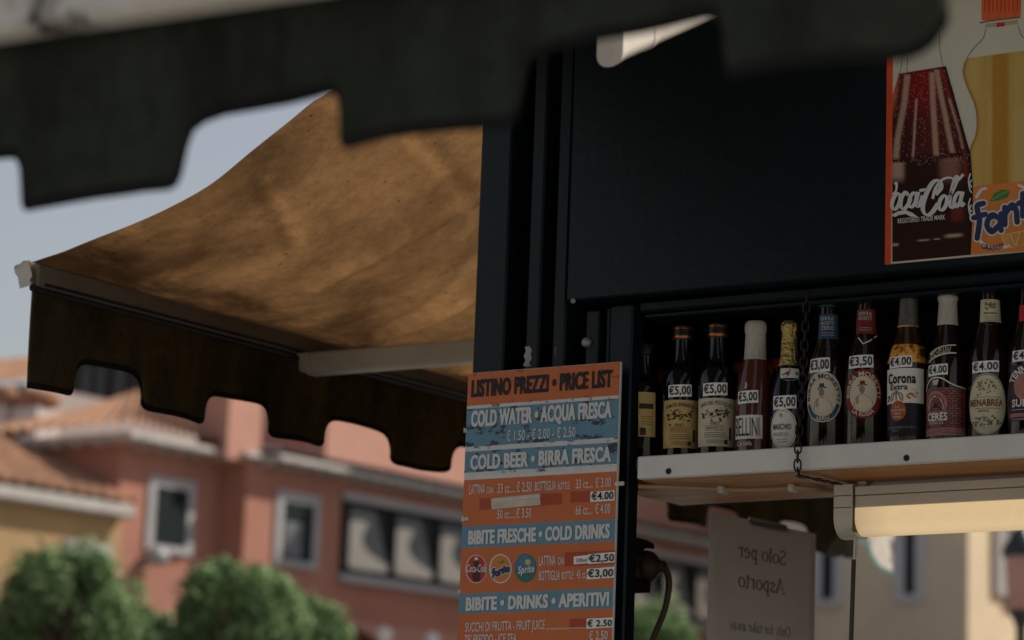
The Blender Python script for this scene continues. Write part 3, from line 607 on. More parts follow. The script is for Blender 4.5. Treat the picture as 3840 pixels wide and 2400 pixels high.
b.text('REGISTERED TRADE MARK', 126, -1218, 384, -1192, lambda x, y, h: f6(x, -y - (x - 126) * .088, h), .0018, CW, .012); b.build('cola_lettering', ps)
b = MB()
for (y0, s_) in ((985, 1), (1120, 1)): b.stroke([(522, y0 - 40), (512, y0), (520, y0 + 50), (530, y0 + 66)], 4, 3, f6, .0016, CW); b.stroke([(530, y0 - 5), (518, y0 + 16), (530, y0 + 36)], 4, 3, f6, .0017, CW)
b.build('small_side_print', ps)
# orange soda bottle
FY = mat('soda_yellow', (.42, .27, .05), .4, .18, 25); FD = mat('soda_amber', (.36, .17, .02), .4, .15, 20); FPALE = mat('soda_pale', (.47, .36, .14), .4, .12, 90); FO = mat('soda_label', (.55, .17, .035), .4, .12, 12); FCAP = mat('soda_cap', (.60, .10, .02), .4, .25, 30, stretch=(6, 1, .2))
b = MB()
b.poly([(583, -60), (800, -60), (795, 88), (790, 96), (600, 112), (582, 108)], f6, .0004, FCAP)
for i in range(9): x = 600 + i * 22; b.poly([(x, -40), (x + 4, -40), (x + 2, 62), (x - 2, 64)], f6, .0007, RED)
b.stroke([(576, 124), (640, 112), (790, 94)], 4, 4, f6, .0008, OUT); b.poly([(664, 126), (708, 121), (708, 142), (664, 148)], f6, .0006, RED)
b.poly([(604, 130), (780, 108), (782, 130), (606, 152)], f6, .0004, mat('soda_neck', (.40, .30, .17), .4)); b.build('soda_cap_picture', ps)
b = MB()
sl_ = interp([(318, 500), (345, 486), (390, 478), (430, 486), (470, 500), (515, 520), (560, 540), (610, 552), (660, 556), (700, 554), (740, 548), (790, 526), (830, 514), (900, 518), (1008, 522)])
def soda(x, y, u):
    d = x - sl_(y); c = mixc((.56, .36, .09), (.62, .43, .13), .5 + .5 * sin(x * .05))
    c = mixc(c, (.52, .33, .06), sst(88, 120, d) * (1 - sst(300, 420, d)) * .5); c = mixc(c, (.46, .21, .015), .95 * sst(630, 650, x) * (1 - sst(715, 742, x)))
    c = mixc(c, (.60, .45, .20), .5 * sst(735, 770, x) * sst(560, 640, y)); c = mixc(c, (.40, .18, .012), (1 - sst(4, 26, min(d, 1440 - sl_(y) - x))) * .95); c = mixc(c, (.55, .36, .10), math.exp(-((d - 34) / 12) ** 2) * .5)
    if rp.random() < .05: c = mixc(c, (.66, .50, .22), .25)
    return c
f6_ = f6
def f6s(x, y, h): return f6_(x, y - (1 - sst(318, 420, y)) * (x - 500) * .13, h)
f6 = f6s; picture('soda_liquid_picture', list(np.linspace(318, 1008, 120)), sl_, lambda y: 1440. - sl_(y), 80, soda, .0005); f6 = f6_
for q in ([(606, 156), (590, 210), (540, 262), (504, 312)], [(782, 140), (798, 190), (850, 240)]): b = MB(); b.stroke(q, 1.8, 1.8, f6, .0006, OUT); b.build('glass_outline', ps)
b = MB(); b.poly([(538, 1016), (640, 1004), (812, 988), (916, 982), (930, 1362), (524, 1388), (536, 1120)], f6, .0012, FO)
for q in ([(552, 1080), (580, 1036), (612, 1026)], [(780, 1006), (812, 1024), (840, 1060)]): b.stroke(q, 9, 7, f6, .0014, WPRINT)
fat(fan(540, 1192, 1.02), 15, 9, f6, .0018, LNAVY, WPRINT)
b.poly([(628, 1098), (650, 1054), (692, 1034), (740, 1036), (724, 1074), (680, 1092)], f6, .0018, LGRN); b.stroke([(640, 1088), (690, 1058), (736, 1040)], 3, 3, f6, .002, mat('leaf_light', (.2, .38, .12), .4))
b.stroke([(556, 1290), (600, 1335), (670, 1352), (740, 1340)], 10, 8, f6, .0015, WPRINT)
b.poly([(690, 1282), (850, 1250), (922, 1244), (926, 1332), (760, 1350), (712, 1330)], f6, .0014, mat('orange_slice', (.66, .28, .05), .4, .2, 60))
for q in ([(690, 1282), (712, 1332), (760, 1352)], [(740, 1280), (765, 1340)], [(790, 1266), (770, 1340)], [(690, 1282), (830, 1256)]): b.stroke(q, 4, 3, f6, .0017, mat('orange_pith', (.7, .5, .25), .4))
b.text('ORANGE', 582, -1362, 700, -1332, lambda x, y, h: f6(x, -y + 12 * sin((x - 582) / 118 * pi) - 8, h), .002, LNAVY, .02); b.build('soda_label_picture', ps)

# ------------------------------------------------------------------ bottles
ZB = 2.1162; YBt = 3.372
class Bottle:
    def __init__(s, R, xc, ytop, name, label, prof, mats, h=None, Yc=YBt, group='priced bottles in a row on the shelf', zbase=ZB):
        s.R = R; p = onY(R(xc, 1150), Yc); s.c = Vector((p.x, Yc, zbase)); top = onY(R(xc, ytop), Yc).z; s.h = h or (top - zbase)
        s.prof = [(r, z * s.h) for r, z in prof]; d = (CAM - s.c); d.z = 0; d.normalize(); s.d = d; s.r = Vector((-d.y, d.x, 0)); s.Yc = Yc
        s.root = thing(name, s.c, label, 'bottle', group)
        zs = [0]
        for nm, m, za, zc in mats:
            pf = [q for q in s.prof if za * s.h - 1e-6 <= q[1] <= zc * s.h + 1e-6]
            if not pf or pf[0][1] > za * s.h + 1e-5: pf = [(s.rad(za * s.h), za * s.h)] + pf
            if pf[-1][1] < zc * s.h - 1e-5: pf.append((s.rad(zc * s.h), zc * s.h))
            b = MB(); b.lathe(pf, s.c, m, 36, None, True); b.build(nm, s.root)
    def rad(s, z):
        for (r0, z0), (r1, z1) in zip(s.prof, s.prof[1:]):
            if z0 <= z <= z1: return r0 + (r1 - r0) * (z - z0) / max(1e-9, z1 - z0)
        return s.prof[-1][0] if z > 0 else s.prof[0][0]
    def fn(s, x, y, h):            # photo coordinates of the bottle's zoom -> point on the bottle's skin
        p = onY(s.R(x, y), s.Yc - .026) ; z = p.z - s.c.z; r = s.rad(z) + .0004 + h
        off = (p - s.c).dot(s.r) ; q = max(-.995, min(.995, off / max(r, 1e-4))); a = math.asin(q)
        return s.c + s.r * (r * sin(a)) + s.d * (r * cos(a)) + Zu * z
    def wrap(s, x, y, h, xm):     # same but measured along the skin from xm so that labels keep their true width
        p = onY(s.R(xm, y), s.Yc - .026); z = p.z - s.c.z; r = s.rad(z) + .0004 + h
        off = (p - s.c).dot(s.r); a = math.asin(max(-.95, min(.95, off / r))) + (x - xm) * .4762 / 2600 / r
        return s.c + s.r * (r * sin(a)) + s.d * (r * cos(a)) + Zu * z
    def tagit(s, x0, y0, x1, y1, txt):
        xm = (x0 + x1) / 2; f = lambda x, y, h: s.wrap(x, y, h, xm); b = MB(); sl = -.035
        g_ = lambda x, y, h: f(x, -y + sl * (x - xm), h)
        b.rect(x0, -y1, x1, -y0, g_, .0004, PAPERW, 12, 2); b.text(txt, x0 + 6, -y1 + (y1 - y0) * .17, x1 - 8, -y0 - (y1 - y0) * .14, g_, .0013, INK, .02); b.build('price_tag', s.root)
BEER = [(.026, 0), (.0295, .012), (.0305, .03), (.0305, .52), (.0298, .57), (.027, .62), (.022, .68), (.0175, .74), (.0155, .80), (.0142, .88), (.0135, .93), (.0135, .955), (.0145, .957), (.0152, .966), (.0150, .975), (.0142, .995), (.011, 1.)]
WINE = [(.026, 0), (.0285, .012), (.0292, .03), (.0292, .60), (.028, .65), (.023, .70), (.0165, .735), (.0145, .78), (.0135, .87), (.0135, .905), (.0155, .908), (.0158, .925), (.0158, .99), (.0145, 1.)]
BELL = [(.025, 0), (.0275, .012), (.028, .03), (.028, .46), (.0265, .54), (.0225, .64), (.0185, .73), (.0168, .74), (.016, .82), (.0152, .92), (.0163, .925), (.0165, .96), (.0160, .985), (.0130, 1.)]
PROS = [(.025, 0), (.0275, .012), (.0282, .03), (.0282, .42), (.0265, .50), (.0215, .60), (.0165, .68), (.0138, .74), (.0122, .86), (.0118, .92), (.0132, .93), (.0135, .965), (.0120, .985), (.009, 1.)]
GBR = mat('brown_glass', (.012, .004, .002), .04, .3, 20, spec=.55, dirt_glow=((.05, .012, .003), 18, .6, (1, 1, .5), .15)); GDK = mat('dark_green_glass', (.003, .0045, .004), .04, .2, 20, spec=.5); GBK = mat('black_glass', (.003, .003, .003), .04, .2, 20, spec=.5)
LIQ = mat('bellini_liquid', (.085, .022, .011), .08, .12, 20, spec=.6); FOIL = mat('white_foil', (.50, .47, .41), .45, .12, 40, .3, 300); GOLD = mat('gold_foil', (.50, .36, .12), .3, .3, 90, .6, 160, metal=.9)
CAPR = mat('dark_cap', (.012, .008, .007), .35, .3, 60); COPR = mat('copper_ring', (.40, .13, .04), .3, .3, 60, metal=.9); AMB = mat('amber_beer', (.035, .011, .002), .06, .5, 24, spec=.5); AMBG = mat('amber_beer_painted_glow', (.10, .035, .005), .06, .5, 24, spec=.5, dirt_glow=((.95, .42, .06), 30, .46, (1, 1, .8), .10)); CLEARG = mat('frosted_clear_glass', (.085, .08, .06), .12, .4, 150, .2, 400, spec=.7)  # bright amber patches paint in the light shining through the beer
LY = mat('yellow_label', (.58, .40, .15), .6, .2, 40); LC = mat('cream_label', (.62, .54, .40), .6, .1, 40); LW = mat('white_label', (.74, .71, .64), .55, .06, 40); SK = mat('label_sketch', (.05, .042, .03), .7, .5, 300); LRD = mat('label_red', (.20, .018, .02), .5, .15, 40); LBL = mat('label_blue', (.03, .075, .13), .5, .15, 40)
def sketch(b, f, x0, y0, x1, y1, n, m, h=.0008, seed=1):
    rr = random.Random(seed)
    for i in range(n):
        x = rr.uniform(x0, x1); y = rr.gauss((y0 + y1) / 2, (y1 - y0) * .22); s_ = rr.uniform(4, 13)
        b.poly([(x + s_ * rr.uniform(.6, 1.5) * cos(t), y + s_ * rr.uniform(.4, 1) * sin(t)) for t in np.linspace(0, 2 * pi, 8)[:-1]], f, h + i * 8e-6, m)
def lines(b, f, x0, x1, ys, m, h=.0009):
    for y in ys: b.rect(x0, y, x1, y + 4, f, h, m, 10, 1)

B = Bottle(R8, 130, 640, 'wine_bottle', 'dark wine bottle half hidden behind the post, leftmost on the shelf', WINE, [('glass_body', GBK, 0, .9), ('cap', CAPR, .9, 1)], h=.20)
xm = 165; f = lambda x, y, h: B.wrap(x, y, h, xm); b = MB(); b.rect(90, 900, 235, 1250, f, .0003, LY, 12, 4); b.rect(95, 990, 215, 1032, f, .0006, SK, 10, 1); lines(b, f, 110, 210, (1090, 1110, 1130, 1150), SK); b.rect(100, 1180, 150, 1240, f, .0006, SK, 6, 1); b.build('label', B.root)
def wine(xc, ytop, lab, cream, lx0, lx1, ly0, ly1, top, word, wm, tg, txt):
    B = Bottle(R8, xc, ytop, 'wine_bottle', lab, WINE, [('glass_body', GDK, 0, .905), ('cap_ring', COPR, .905, .93), ('cap', CAPR, .93, .975), ('cap_top', COPR, .975, 1)])
    xm = (lx0 + lx1) / 2 - 8; f = lambda x, y, h: B.wrap(x, y, h, xm); fy = lambda x, y, h: f(x, -y, h); b = MB()
    b.rect(lx0 - 40, ly0, lx1 + 60, ly1, f, .0003, cream, 20, 4)
    b.text(top, lx0 - 10, -(ly0 + 52), lx1 - 2, -(ly0 + 22), lambda x, y, h: fy(x, y - 22 * ((x - xm) / 130) ** 2, h), .001, SK, .01)
    sketch(b, f, lx0 + 12, ly0 + 70, lx1 - 30, ly0 + 175, 60, SK, .0008, int(xc))
    b.text('VINO', xm - 45, -(ly0 + 212), xm + 30, -(ly0 + 186), fy, .001, SK, .005)
    b.rect(xm - 92, ly0 + 215, xm + 72, ly0 + 258, f, .0006, wm, 10, 1); b.rect(xm - 89, ly0 + 218, xm + 69, ly0 + 255, f, .0009, cream, 10, 1); b.text(word, xm - 78, -(ly0 + 250), xm + 60, -(ly0 + 223), fy, .0014, wm, .015)
    lines(b, f, xm - 100, xm + 80, (ly0 + 272, ly0 + 288, ly0 + 304), SK); lines(b, f, xm - 80, xm + 60, (ly0 + 330, ly0 + 346), SK); b.rect(lx1 - 78, ly0 + 325, lx1 - 46, ly0 + 360, f, .0008, SK, 4, 1); b.rect(lx1 - 30, ly0 + 230, lx1 - 8, ly0 + 330, f, .0008, SK, 3, 1)
    b.build('label', B.root); B.tagit(*tg, txt)
wine(428, 392, 'dark wine bottle with a yellow label reading vino rosso', LY, 298, 560, 965, 1342, 'VINO DEL BARBAROSSO', 'ROSSO', mat('rosso_print', (.35, .13, .06), .5), (316, 845, 518, 940), '€5,00')
wine(705, 374, 'dark wine bottle with a cream label reading vino bianco', LC, 568, 848, 950, 1330, 'VINO DEL PESCATORE', 'BIANCO', mat('bianco_print', (.17, .19, .15), .5), (588, 830, 800, 930), '€5,00')
B = Bottle(R8, 1003, 352, 'sparkling_bottle', 'pinkish bottle with white foil neck and a white label of tall thin letters', BELL, [('glass_body', LIQ, 0, .73), ('foil', FOIL, .73, 1)])
xm = 955; f = lambda x, y, h: B.wrap(x, y, h, xm); fy = lambda x, y, h: f(x, -y, h); b = MB(); b.rect(815, 1085, 1075, 1272, f, .0003, LW, 16, 2); b.text('BELLINI', 826, -1248, 1048, -1106, fy, .0012, INK, -.005); b.build('label', B.root)
b = MB(); b.text('Canella', 848, -1325, 985, -1290, fy, .0006, LW, .012, .25); b.build('printed_script', B.root); b = MB(); b.stroke([(945, 825), (932, 838), (945, 850), (930, 862), (942, 876)], 4, 3, f, .0005, LW); b.build('printed_mark', B.root); B.tagit(853, 893, 1040, 993, '€5,00')
B = Bottle(R8, 1272, 345, 'prosecco_bottle', 'dark bottle with crinkled gold foil neck and a white oval label', PROS, [('glass_body', GDK, 0, .68), ('foil', GOLD, .68, 1)])
xm = 1228; f = lambda x, y, h: B.wrap(x, y, h, xm); fy = lambda x, y, h: f(x, -y, h); b = MB(); b.disc(1228, 1193, 118, 158, f, .0003, LW, 32, 4); b.disc(1228, 1193, 108, 147, f, .0005, mat('oval_rim', (.36, .34, .29), .5), 32, 1, .96)
b.text('MASCHIO', 1140, -1200, 1298, -1155, fy, .0012, INK, .012); b.text('PROSECCO', 1145, -1250, 1275, -1225, fy, .001, mat('grey_ink', (.22, .2, .17), .5), 0.); lines(b, f, 1175, 1270, (1275, 1295), mat('grey_ink', (.22, .2, .17), .5)); b.stroke([(1200, 1095), (1210, 1075), (1222, 1095), (1210, 1105)], 5, 4, f, .0008, GOLD); b.build('label', B.root)
xm = 1285; f = lambda x, y, h: B.wrap(x, y, h, xm); fy = lambda x, y, h: f(x, -y, h); b = MB(); b.rect(1205, 705, 1372, 785, f, .0006, LW, 14, 2); b.poly([(1205, 785), (1372, 785), (1330, 800), (1262, 808)], f, .0007, LW); sketch(b, f, 1225, 725, 1290, 775, 16, LRD, .0009, 4); b.text('MA', 1335, -758, 1366, -735, fy, .0012, INK, .01); b.build('neck_label', B.root)
B.tagit(1138, 930, 1340, 1036, '€5,00')
def moretti(xc, ytop, lab, ring, face, neck, capm, cxl, cyl, rx, ry, words, nwords, tg, txt, seed, glow):
    B = Bottle(R9, xc, ytop, 'beer_bottle', lab, BEER, [('glass_body', GBR, 0, .955), ('cap', capm, .955, 1)])
    f = lambda x, y, h: B.wrap(x, y, h, cxl); fy = lambda x, y, h: f(x, -y, h); b = MB()
    b.disc(cxl, cyl, rx, ry, f, .0003, ring[0], 40, 4); b.disc(cxl, cyl, rx * .93, ry * .94, f, .0005, ring[1], 40, 3, .60); b.disc(cxl, cyl, rx * .70, ry * .72, f, .0007, face, 36, 3)
    e = lambda x, y, h: f(cxl + x * rx / 100, cyl - y * ry / 100, h)
    b.text('BIRRA MORETTI', 0, 0, 250, 19, e, .0012, ring[2], .02, 0., (0, 0, 72, 0., 1)); b.text(words, 0, 0, 13 * len(words) + 20, 20, e, .0014, ring[3], .03, 0., (0, 0, 92, pi, -1))
    b.stroke([(-82, -28), (-50, -70), (0, -86), (50, -70), (80, -28)], 9, 9, e, .0011, ring[4], True, 0, False)
    # plain dark figure of a man with a hat, no features
    b.poly([(-46, -52), (-40, -20), (-22, -6), (0, 0), (24, -8), (44, -24), (52, -52), (20, -64), (-20, -64)], e, .0009, ring[4]); b.disc(-4, 18, 14, 17, e, .0010, mat('label_skin', (.30, .21, .15), .6), 14, 1); b.poly([(-26, 28), (22, 34), (20, 39), (12, 38), (8, 54), (-14, 52), (-16, 36), (-26, 34)], e, .0011, ring[4]); b.poly([(-34, -40), (-20, -40), (-22, -8), (-34, -8)], e, .0012, mat('label_beer_glass', (.42, .28, .2), .6))
    b.build('label', B.root); B.tagit(*tg, txt)
    xm = xc + 18; f = lambda x, y, h: B.wrap(x, y, h, xm); fy = lambda x, y, h: f(x, -y, h); b = MB()
    y0 = nwords[0]; b.rect(xm - 100, y0, xm + 100, y0 + 200, f, .0004, neck, 16, 4); b.poly([(xm - 100, y0 + 200), (xm + 100, y0 + 200), (xm + 40, y0 + 260), (xm - 22, y0 + 285)], f, .0005, neck)
    if nwords[2]: b.stroke([(xm - 72, y0 + 232), (xm - 32, y0 + 283), (xm + 20, y0 + 258), (xm + 100, y0 + 208)], 5, 5, f, .0007, LW, False)
    for i, w_ in enumerate(nwords[1]): b.text(w_, xm - 72, -(y0 + 52 + 38 * i), xm + 42, -(y0 + 22 + 38 * i), fy, .0012, mat('pale_print', (.42, .42, .40), .5), .02)
    lines(b, f, xm - 66, xm + 40, [y0 + 150, y0 + 168], mat('pale_print', (.42, .42, .40), .5)); b.build('neck_label', B.root)
GCAP = mat('green_cap', (.01, .10, .07), .3, .2, 40, metal=.7); RCAP = mat('dark_red_cap', (.14, .012, .015), .3, .2, 40, metal=.7); KCAP = mat('black_cap', (.02, .02, .02), .3, .2, 40, metal=.5)
moretti(212, 190, 'brown beer bottle with a blue neck label and a cream and blue round label', (LC, LC, LBL, LC, LBL), LC, LBL, GCAP, 175, 945, 166, 200, 'ZERO', (272, ('BIRRA', 'MORETTI', 'ZERO'), False), (50, 636, 240, 750), '€3,00', 1, 0)
moretti(510, 152, 'brown beer bottle with a red neck label and a red round label', (LRD, LRD, LC, LC, LRD), LC, LRD, RCAP, 495, 920, 166, 195, 'LA ROSSA', (232, ('BIRRA', 'MORETTI'), True), (365, 612, 580, 716), '€3,50', 2, 0)
B = Bottle(R9, 848, 96, 'beer_bottle', 'clear bottle of amber beer with a white label above a navy band', BEER, [('glass_body', AMB, 0, .55), ('shoulder', AMBG, .55, .66), ('beer_neck', AMB, .66, .768), ('fill_line', AMBG, .768, .776), ('neck', CLEARG, .776, .957), ('cap', KCAP, .957, 1)])
xm = 820; f = lambda x, y, h: B.wrap(x, y, h, xm); fy = lambda x, y, h: f(x, -y, h); b = MB(); b.rect(630, 718, 990, 992, f, .0003, LW, 22, 3); b.rect(630, 992, 990, 1250, f, .0003, mat('label_navy_black', (.012, .012, .018), .45), 22, 3)
b.text('Corona', 664, -838, 915, -756, fy, .0012, INK, .035, .0); b.text('Extra', 692, -888, 848, -842, fy, .0012, INK, .02)
CG = mat('crown_brown', (.20, .14, .06), .5, .4, 80)
for q in ([(700, 975), (700, 935), (715, 915), (752, 905), (790, 915), (806, 935), (806, 975)], [(715, 970), (730, 925), (752, 920), (776, 925), (792, 970)], [(752, 905), (752, 972)], [(698, 975), (808, 975)], [(740, 898), (766, 898)]): b.stroke(q, 5, 4, f, .0008, CG)
sketch(b, f, 845, 885, 930, 965, 22, mat('label_orange', (.5, .2, .03), .5), .0008, 9); b.stroke([(650, 940), (668, 930), (676, 945), (660, 975)], 7, 5, f, .0008, INK)
b.disc(765, 1052, 70, 80, f, .0006, mat('label_amber_disc', (.40, .09, .02), .4, .3, 50), 24, 3)
for i, w_ in enumerate(('LA', 'CERVEZA', 'MAS', 'FINA')): b.text(w_, 765 - 9 * len(w_), -(1030 + 27 * i), 765 + 9 * len(w_), -(1012 + 27 * i), fy, .0012, LC, .01)
b.text('CERVECERIA MODELO S.A. DE C.V.', 660, -1192, 920, -1174, fy, .001, mat('grey_ink2', (.25, .24, .22), .5), .01); b.text('MEXICO', 715, -1215, 780, -1198, fy, .001, mat('grey_ink2', (.25, .24, .22), .5), .01); b.build('label', B.root); B.tagit(680, 622, 886, 714, '€4.00')
B = Bottle(R9, 1160, 132, 'beer_bottle', 'brown beer bottle with white foil neck and a brick arch label', BEER, [('glass_body', GBR, 0, .80), ('foil', FOIL, .80, 1)])
xm = 1130; f = lambda x, y, h: B.wrap(x, y, h, xm); fy = lambda x, y, h: f(x, -y, h); b = MB()
BRK = bpy.data.materials.new('label_bricks'); BRK.use_nodes = True; N = BRK.node_tree.nodes; L = BRK.node_tree.links; br = N.new('ShaderNodeTexBrick'); br.inputs['Color1'].default_value = (.22, .05, .045, 1); br.inputs['Color2'].default_value = (.32, .10, .08, 1); br.inputs['Mortar'].default_value = (.03, .012, .012, 1); br.inputs['Scale'].default_value = 70; br.inputs['Mortar Size'].default_value = .04
tc = N.new('ShaderNodeTexCoord'); mp = N.new('ShaderNodeMapping'); mp.inputs['Rotation'].default_value = (pi / 2, 0, 0); L.new(tc.outputs['Object'], mp.inputs[0]); L.new(mp.outputs[0], br.inputs[0]); L.new(br.outputs[0], N['Principled BSDF'].inputs[0]); N['Principled BSDF'].inputs['Roughness'].default_value = .5
b.rect(935, 870, 1330, 1245, f, .0003, BRK, 24, 3); top = [(935, 878), (960, 850), (1000, 806), (1060, 790), (1120, 800), (1180, 836), (1240, 858), (1330, 872)]
b.poly(top, f, .0004, BRK); b.stroke(top, 5, 5, f, .0007, LW); lines(b, f, 935, 1330, (1200, 1222, 1240), LC, .0006)
LPK = mat('label_pink', (.42, .17, .14), .5, .25, 60); b.rect(935, 1185, 1330, 1240, f, .0006, LPK, 20, 1)
b.disc(1060, 1000, 100, 105, f, .0007, LPK, 28, 2, .76); b.poly([(986, 1185), (986, 1010), (1005, 960), (1055, 930), (1110, 960), (1130, 1010), (1130, 1185)], f, .0008, LC); b.poly([(985, 1185), (985, 1060), (1040, 1020), (1060, 985), (1085, 1020), (1131, 1050), (1131, 1185)], f, .0010, mat('label_black', (.012, .012, .012), .5))
b.poly([(1030, 810), (1090, 806), (1080, 845), (1045, 850)], f, .0008, LC)
b.text('CERES', 978, -1132, 1160, -1066, fy, .0015, LW, .03); b.text('STRONG ALE', 990, -1160, 1130, -1138, fy, .0014, LC, .01); b.build('label', B.root)
b = MB(); xm2 = 1120; f = lambda x, y, h: B.wrap(x, y, h, xm2); arc = lambda x, o: 560 + o + 58 * ((x - 1230) / 230) ** 2
for o, m in ((-30, LW), (36, LW)): b.stroke([(x, arc(x, o)) for x in range(990, 1260, 30)], 5, 5, f, .0008, m)
b.text('IMPORTED', 1000, 0, 1190, 40, lambda x, y, h: f(x, arc(x, 8) - y, h), .001, LC, .01); b.text('FROM DENMARK', 1005, 0, 1190, 20, lambda x, y, h: f(x, arc(x, 32) - y, h), .001, LC, .01); b.build('neck_label', B.root); B.tagit(985, 690, 1167, 776, '€4.00')
B = Bottle(R9, 1492, 62, 'beer_bottle', 'dark beer bottle with black cap and a tall cream oval label', BEER, [('glass_body', GBR, 0, .955), ('cap', KCAP, .955, 1)])
xm = 1466; f = lambda x, y, h: B.wrap(x, y, h, xm); fy = lambda x, y, h: f(x, -y, h); b = MB(); LO = mat('oval_cream', (.62, .57, .38), .55, .1, 60); LG = mat('label_olive', (.16, .15, .08), .6, .3, 80)
b.disc(1466, 1000, 170, 248, f, .0003, mat('oval_border', (.30, .28, .2), .5), 40, 4); b.disc(1466, 1005, 161, 232, f, .0005, LO, 40, 4); b.text('MENABREA', 1316, -1018, 1604, -962, fy, .0013, mat('menabrea_print', (.20, .075, .03), .5), .025)
sketch(b, f, 1390, 800, 1545, 930, 40, LG, .0008, 12); sketch(b, f, 1345, 1090, 1590, 1185, 50, LG, .0008, 13); b.text('BIONDA', 1400, -1064, 1490, -1046, fy, .0012, mat('menabrea_print', (.20, .075, .03), .5), .01); b.text('1846', 1422, -1116, 1476, -1100, fy, .0012, LG, .01); lines(b, f, 1360, 1580, (944, 1032), LG)
b.build('label', B.root); xm3 = 1512; f = lambda x, y, h: B.wrap(x, y, h, xm3); fy = lambda x, y, h: f(x, -y, h); b = MB(); b.rect(1405, 155, 1615, 335, f, .0004, LO, 16, 3); b.poly([(1405, 335), (1615, 335), (1560, 352), (1500, 362), (1450, 350)], f, .0005, LO); sketch(b, f, 1455, 165, 1540, 245, 24, LG, .0008, 14); b.text('MENABREA', 1445, -275, 1560, -258, fy, .001, LG, .015); lines(b, f, 1450, 1556, (290, 306, 322), LG); b.build('neck_label', B.root); B.tagit(1340, 662, 1568, 750, '€4.00')
B = Bottle(R9, 1800, 40, 'beer_bottle', "dark beer bottle with a purple label cut by the right picture edge", BEER, [('glass_body', GBR, 0, .955), ('cap', RCAP, .955, 1)])
xm = 1790; f = lambda x, y, h: B.wrap(x, y, h, xm); fy = lambda x, y, h: f(x, -y, h); b = MB(); PUR = mat('label_purple', (.035, .02, .05), .5, .2, 40); b.rect(1630, 690, 1950, 1130, f, .0003, PUR, 20, 3); b.disc(1800, 860, 125, 120, f, .0006, LPK, 28, 3); b.text("TENNENT'S", 0, 0, 290, 60, lambda x, y, h: f(1800 + x, 880 - y, h), .0013, LW, .03, 0., (0, 0, 130, -.1, 1)); b.text('SUPER', 1658, -1020, 1880, -960, fy, .0014, LW, .03); b.rect(1630, 1070, 1950, 1100, f, .0006, LPK, 20, 1); lines(b, f, 1650, 1900, (1040, 1115), LC); b.build('label', B.root); b = MB(); xm4 = 1810; f = lambda x, y, h: B.wrap(x, y, h, xm4); b.rect(1720, 200, 1900, 330, f, .0004, RED, 12, 2); b.build('neck_label', B.root); B.tagit(1660, 574, 1880, 662, '€4.00')
# second row: dark bottles with red caps behind
for i, x in enumerate((250, 660, 910, 1130, 1210)):
    Bottle(R8, x, 600, 'bottle', 'dark bottle with red cap standing in the shaded back row', WINE, [('glass_body', GBK, 0, .905), ('cap', mat('red_cap', (.35, .02, .01), .3, .3, 60), .905, 1)], h=(.182, .186, .184, .178, .186)[i], Yc=3.50, group='dark bottles in the back row')
for p_ in [o for o in scene.objects if o.name.startswith('bottle') and o.type == 'EMPTY' and o.get('category') == 'bottle']: pass

# ------------------------------------------------------------------ awnings
def sheet(mb, top, bot, xs, plane, m, hem, hemw=.011, rows=9, wave=.004, thick=.002, seed=0):
    ph = [random.Random(seed + i).uniform(0, 6) for i in range(4)]; off = lambda x, t: wave * t * (sin(x * 21 + ph[0]) + .7 * sin(x * 38 + ph[1] + t) + .5 * sin(x * 9 + ph[2]))
    for side in (0, 1):
        vs = []; nr = rows + 2
        for x in xs:
            a, c = top(x), bot(x)
            for k in range(nr):
                z = a + (c + hemw - a) * k / rows if k <= rows else c
                vs.append(plane(x, z, off(x, k / rows) + thick * side))
        fs = []; fh = []
        for i in range(len(xs) - 1):
            for k in range(nr - 1):
                q = (i * nr + k, i * nr + k + 1, (i + 1) * nr + k + 1, (i + 1) * nr + k); (fh if k == nr - 2 else fs).append(q)
        mb.add(vs, fs, m, True); mb.add(vs, fh, hem, True)
    n = len(mb.v)
# side awning: sheet from the kiosk roof edge out to a rail parallel to the side wall
XA = -3.1; YA0, YA1 = 3.235, 6.3
sa = thing('side_awning', (-2.7, 4.75, 2.25), 'stained brown canvas awning with a scalloped dark valance on the kiosk side', 'awning')
gab = [(onY(P(*q), YA0).x, onY(P(*q), YA0).z) for q in ((70, 620), (150, 592), (230, 560), (320, 525), (400, 490), (500, 435), (600, 355), (680, 290), (740, 240), (775, 218))] + [(-2.40, 2.80), (-2.285, 2.86)]
gab[0] = (XA, gab[0][1]); gab = [tuple(q) for q in smooth_pts([Vector(q) for q in gab], 8)]; gz = interp(gab)
# the cloth's rest shape, and where three long folds run across it
def zcan(x, y): t = (x - XA) / .815; e = min(1, (y - YA0) / .5) * min(1, (YA1 - y) / .5); e2 = min(1, max(0, y - YA0) / .42) ** .8; return gz(x) - .03 * e * sin(pi * t) * (1 + .4 * sin(y * 2.3)) - .03 * e2 * (t / .15) * math.exp(1 - t / .15) * (1 + .18 * sin(y * 4.1 + 1)) - .004
def oncan(q):
    d = ray(q); lo, hi = 3., 9.
    for k in range(60):
        m_ = (lo + hi) / 2; p = CAM + d * m_
        if p.x < XA or p.z > zcan(min(-2.285, max(XA, p.x)), p.y): hi = m_
        else: lo = m_
    return CAM + d * lo
FOLDS = []
for pts, am, wd in (([(1850, 1090), (1776, 1123), (1680, 1178), (1600, 1215), (1500, 1252), (1400, 1278), (1330, 1284)], -.016, .016), ([(1850, 728), (1783, 764), (1640, 850), (1480, 945), (1330, 1030), (1200, 1095)], -.010, .014), ([(980, 690), (1020, 770), (1062, 860), (1100, 940)], .006, .012), ([(1560, 520), (1640, 600), (1720, 720), (1800, 800)], -.005, .014)):
    FOLDS.append((np.array([tuple(oncan(q))[:2] for q in pts]), am, wd))
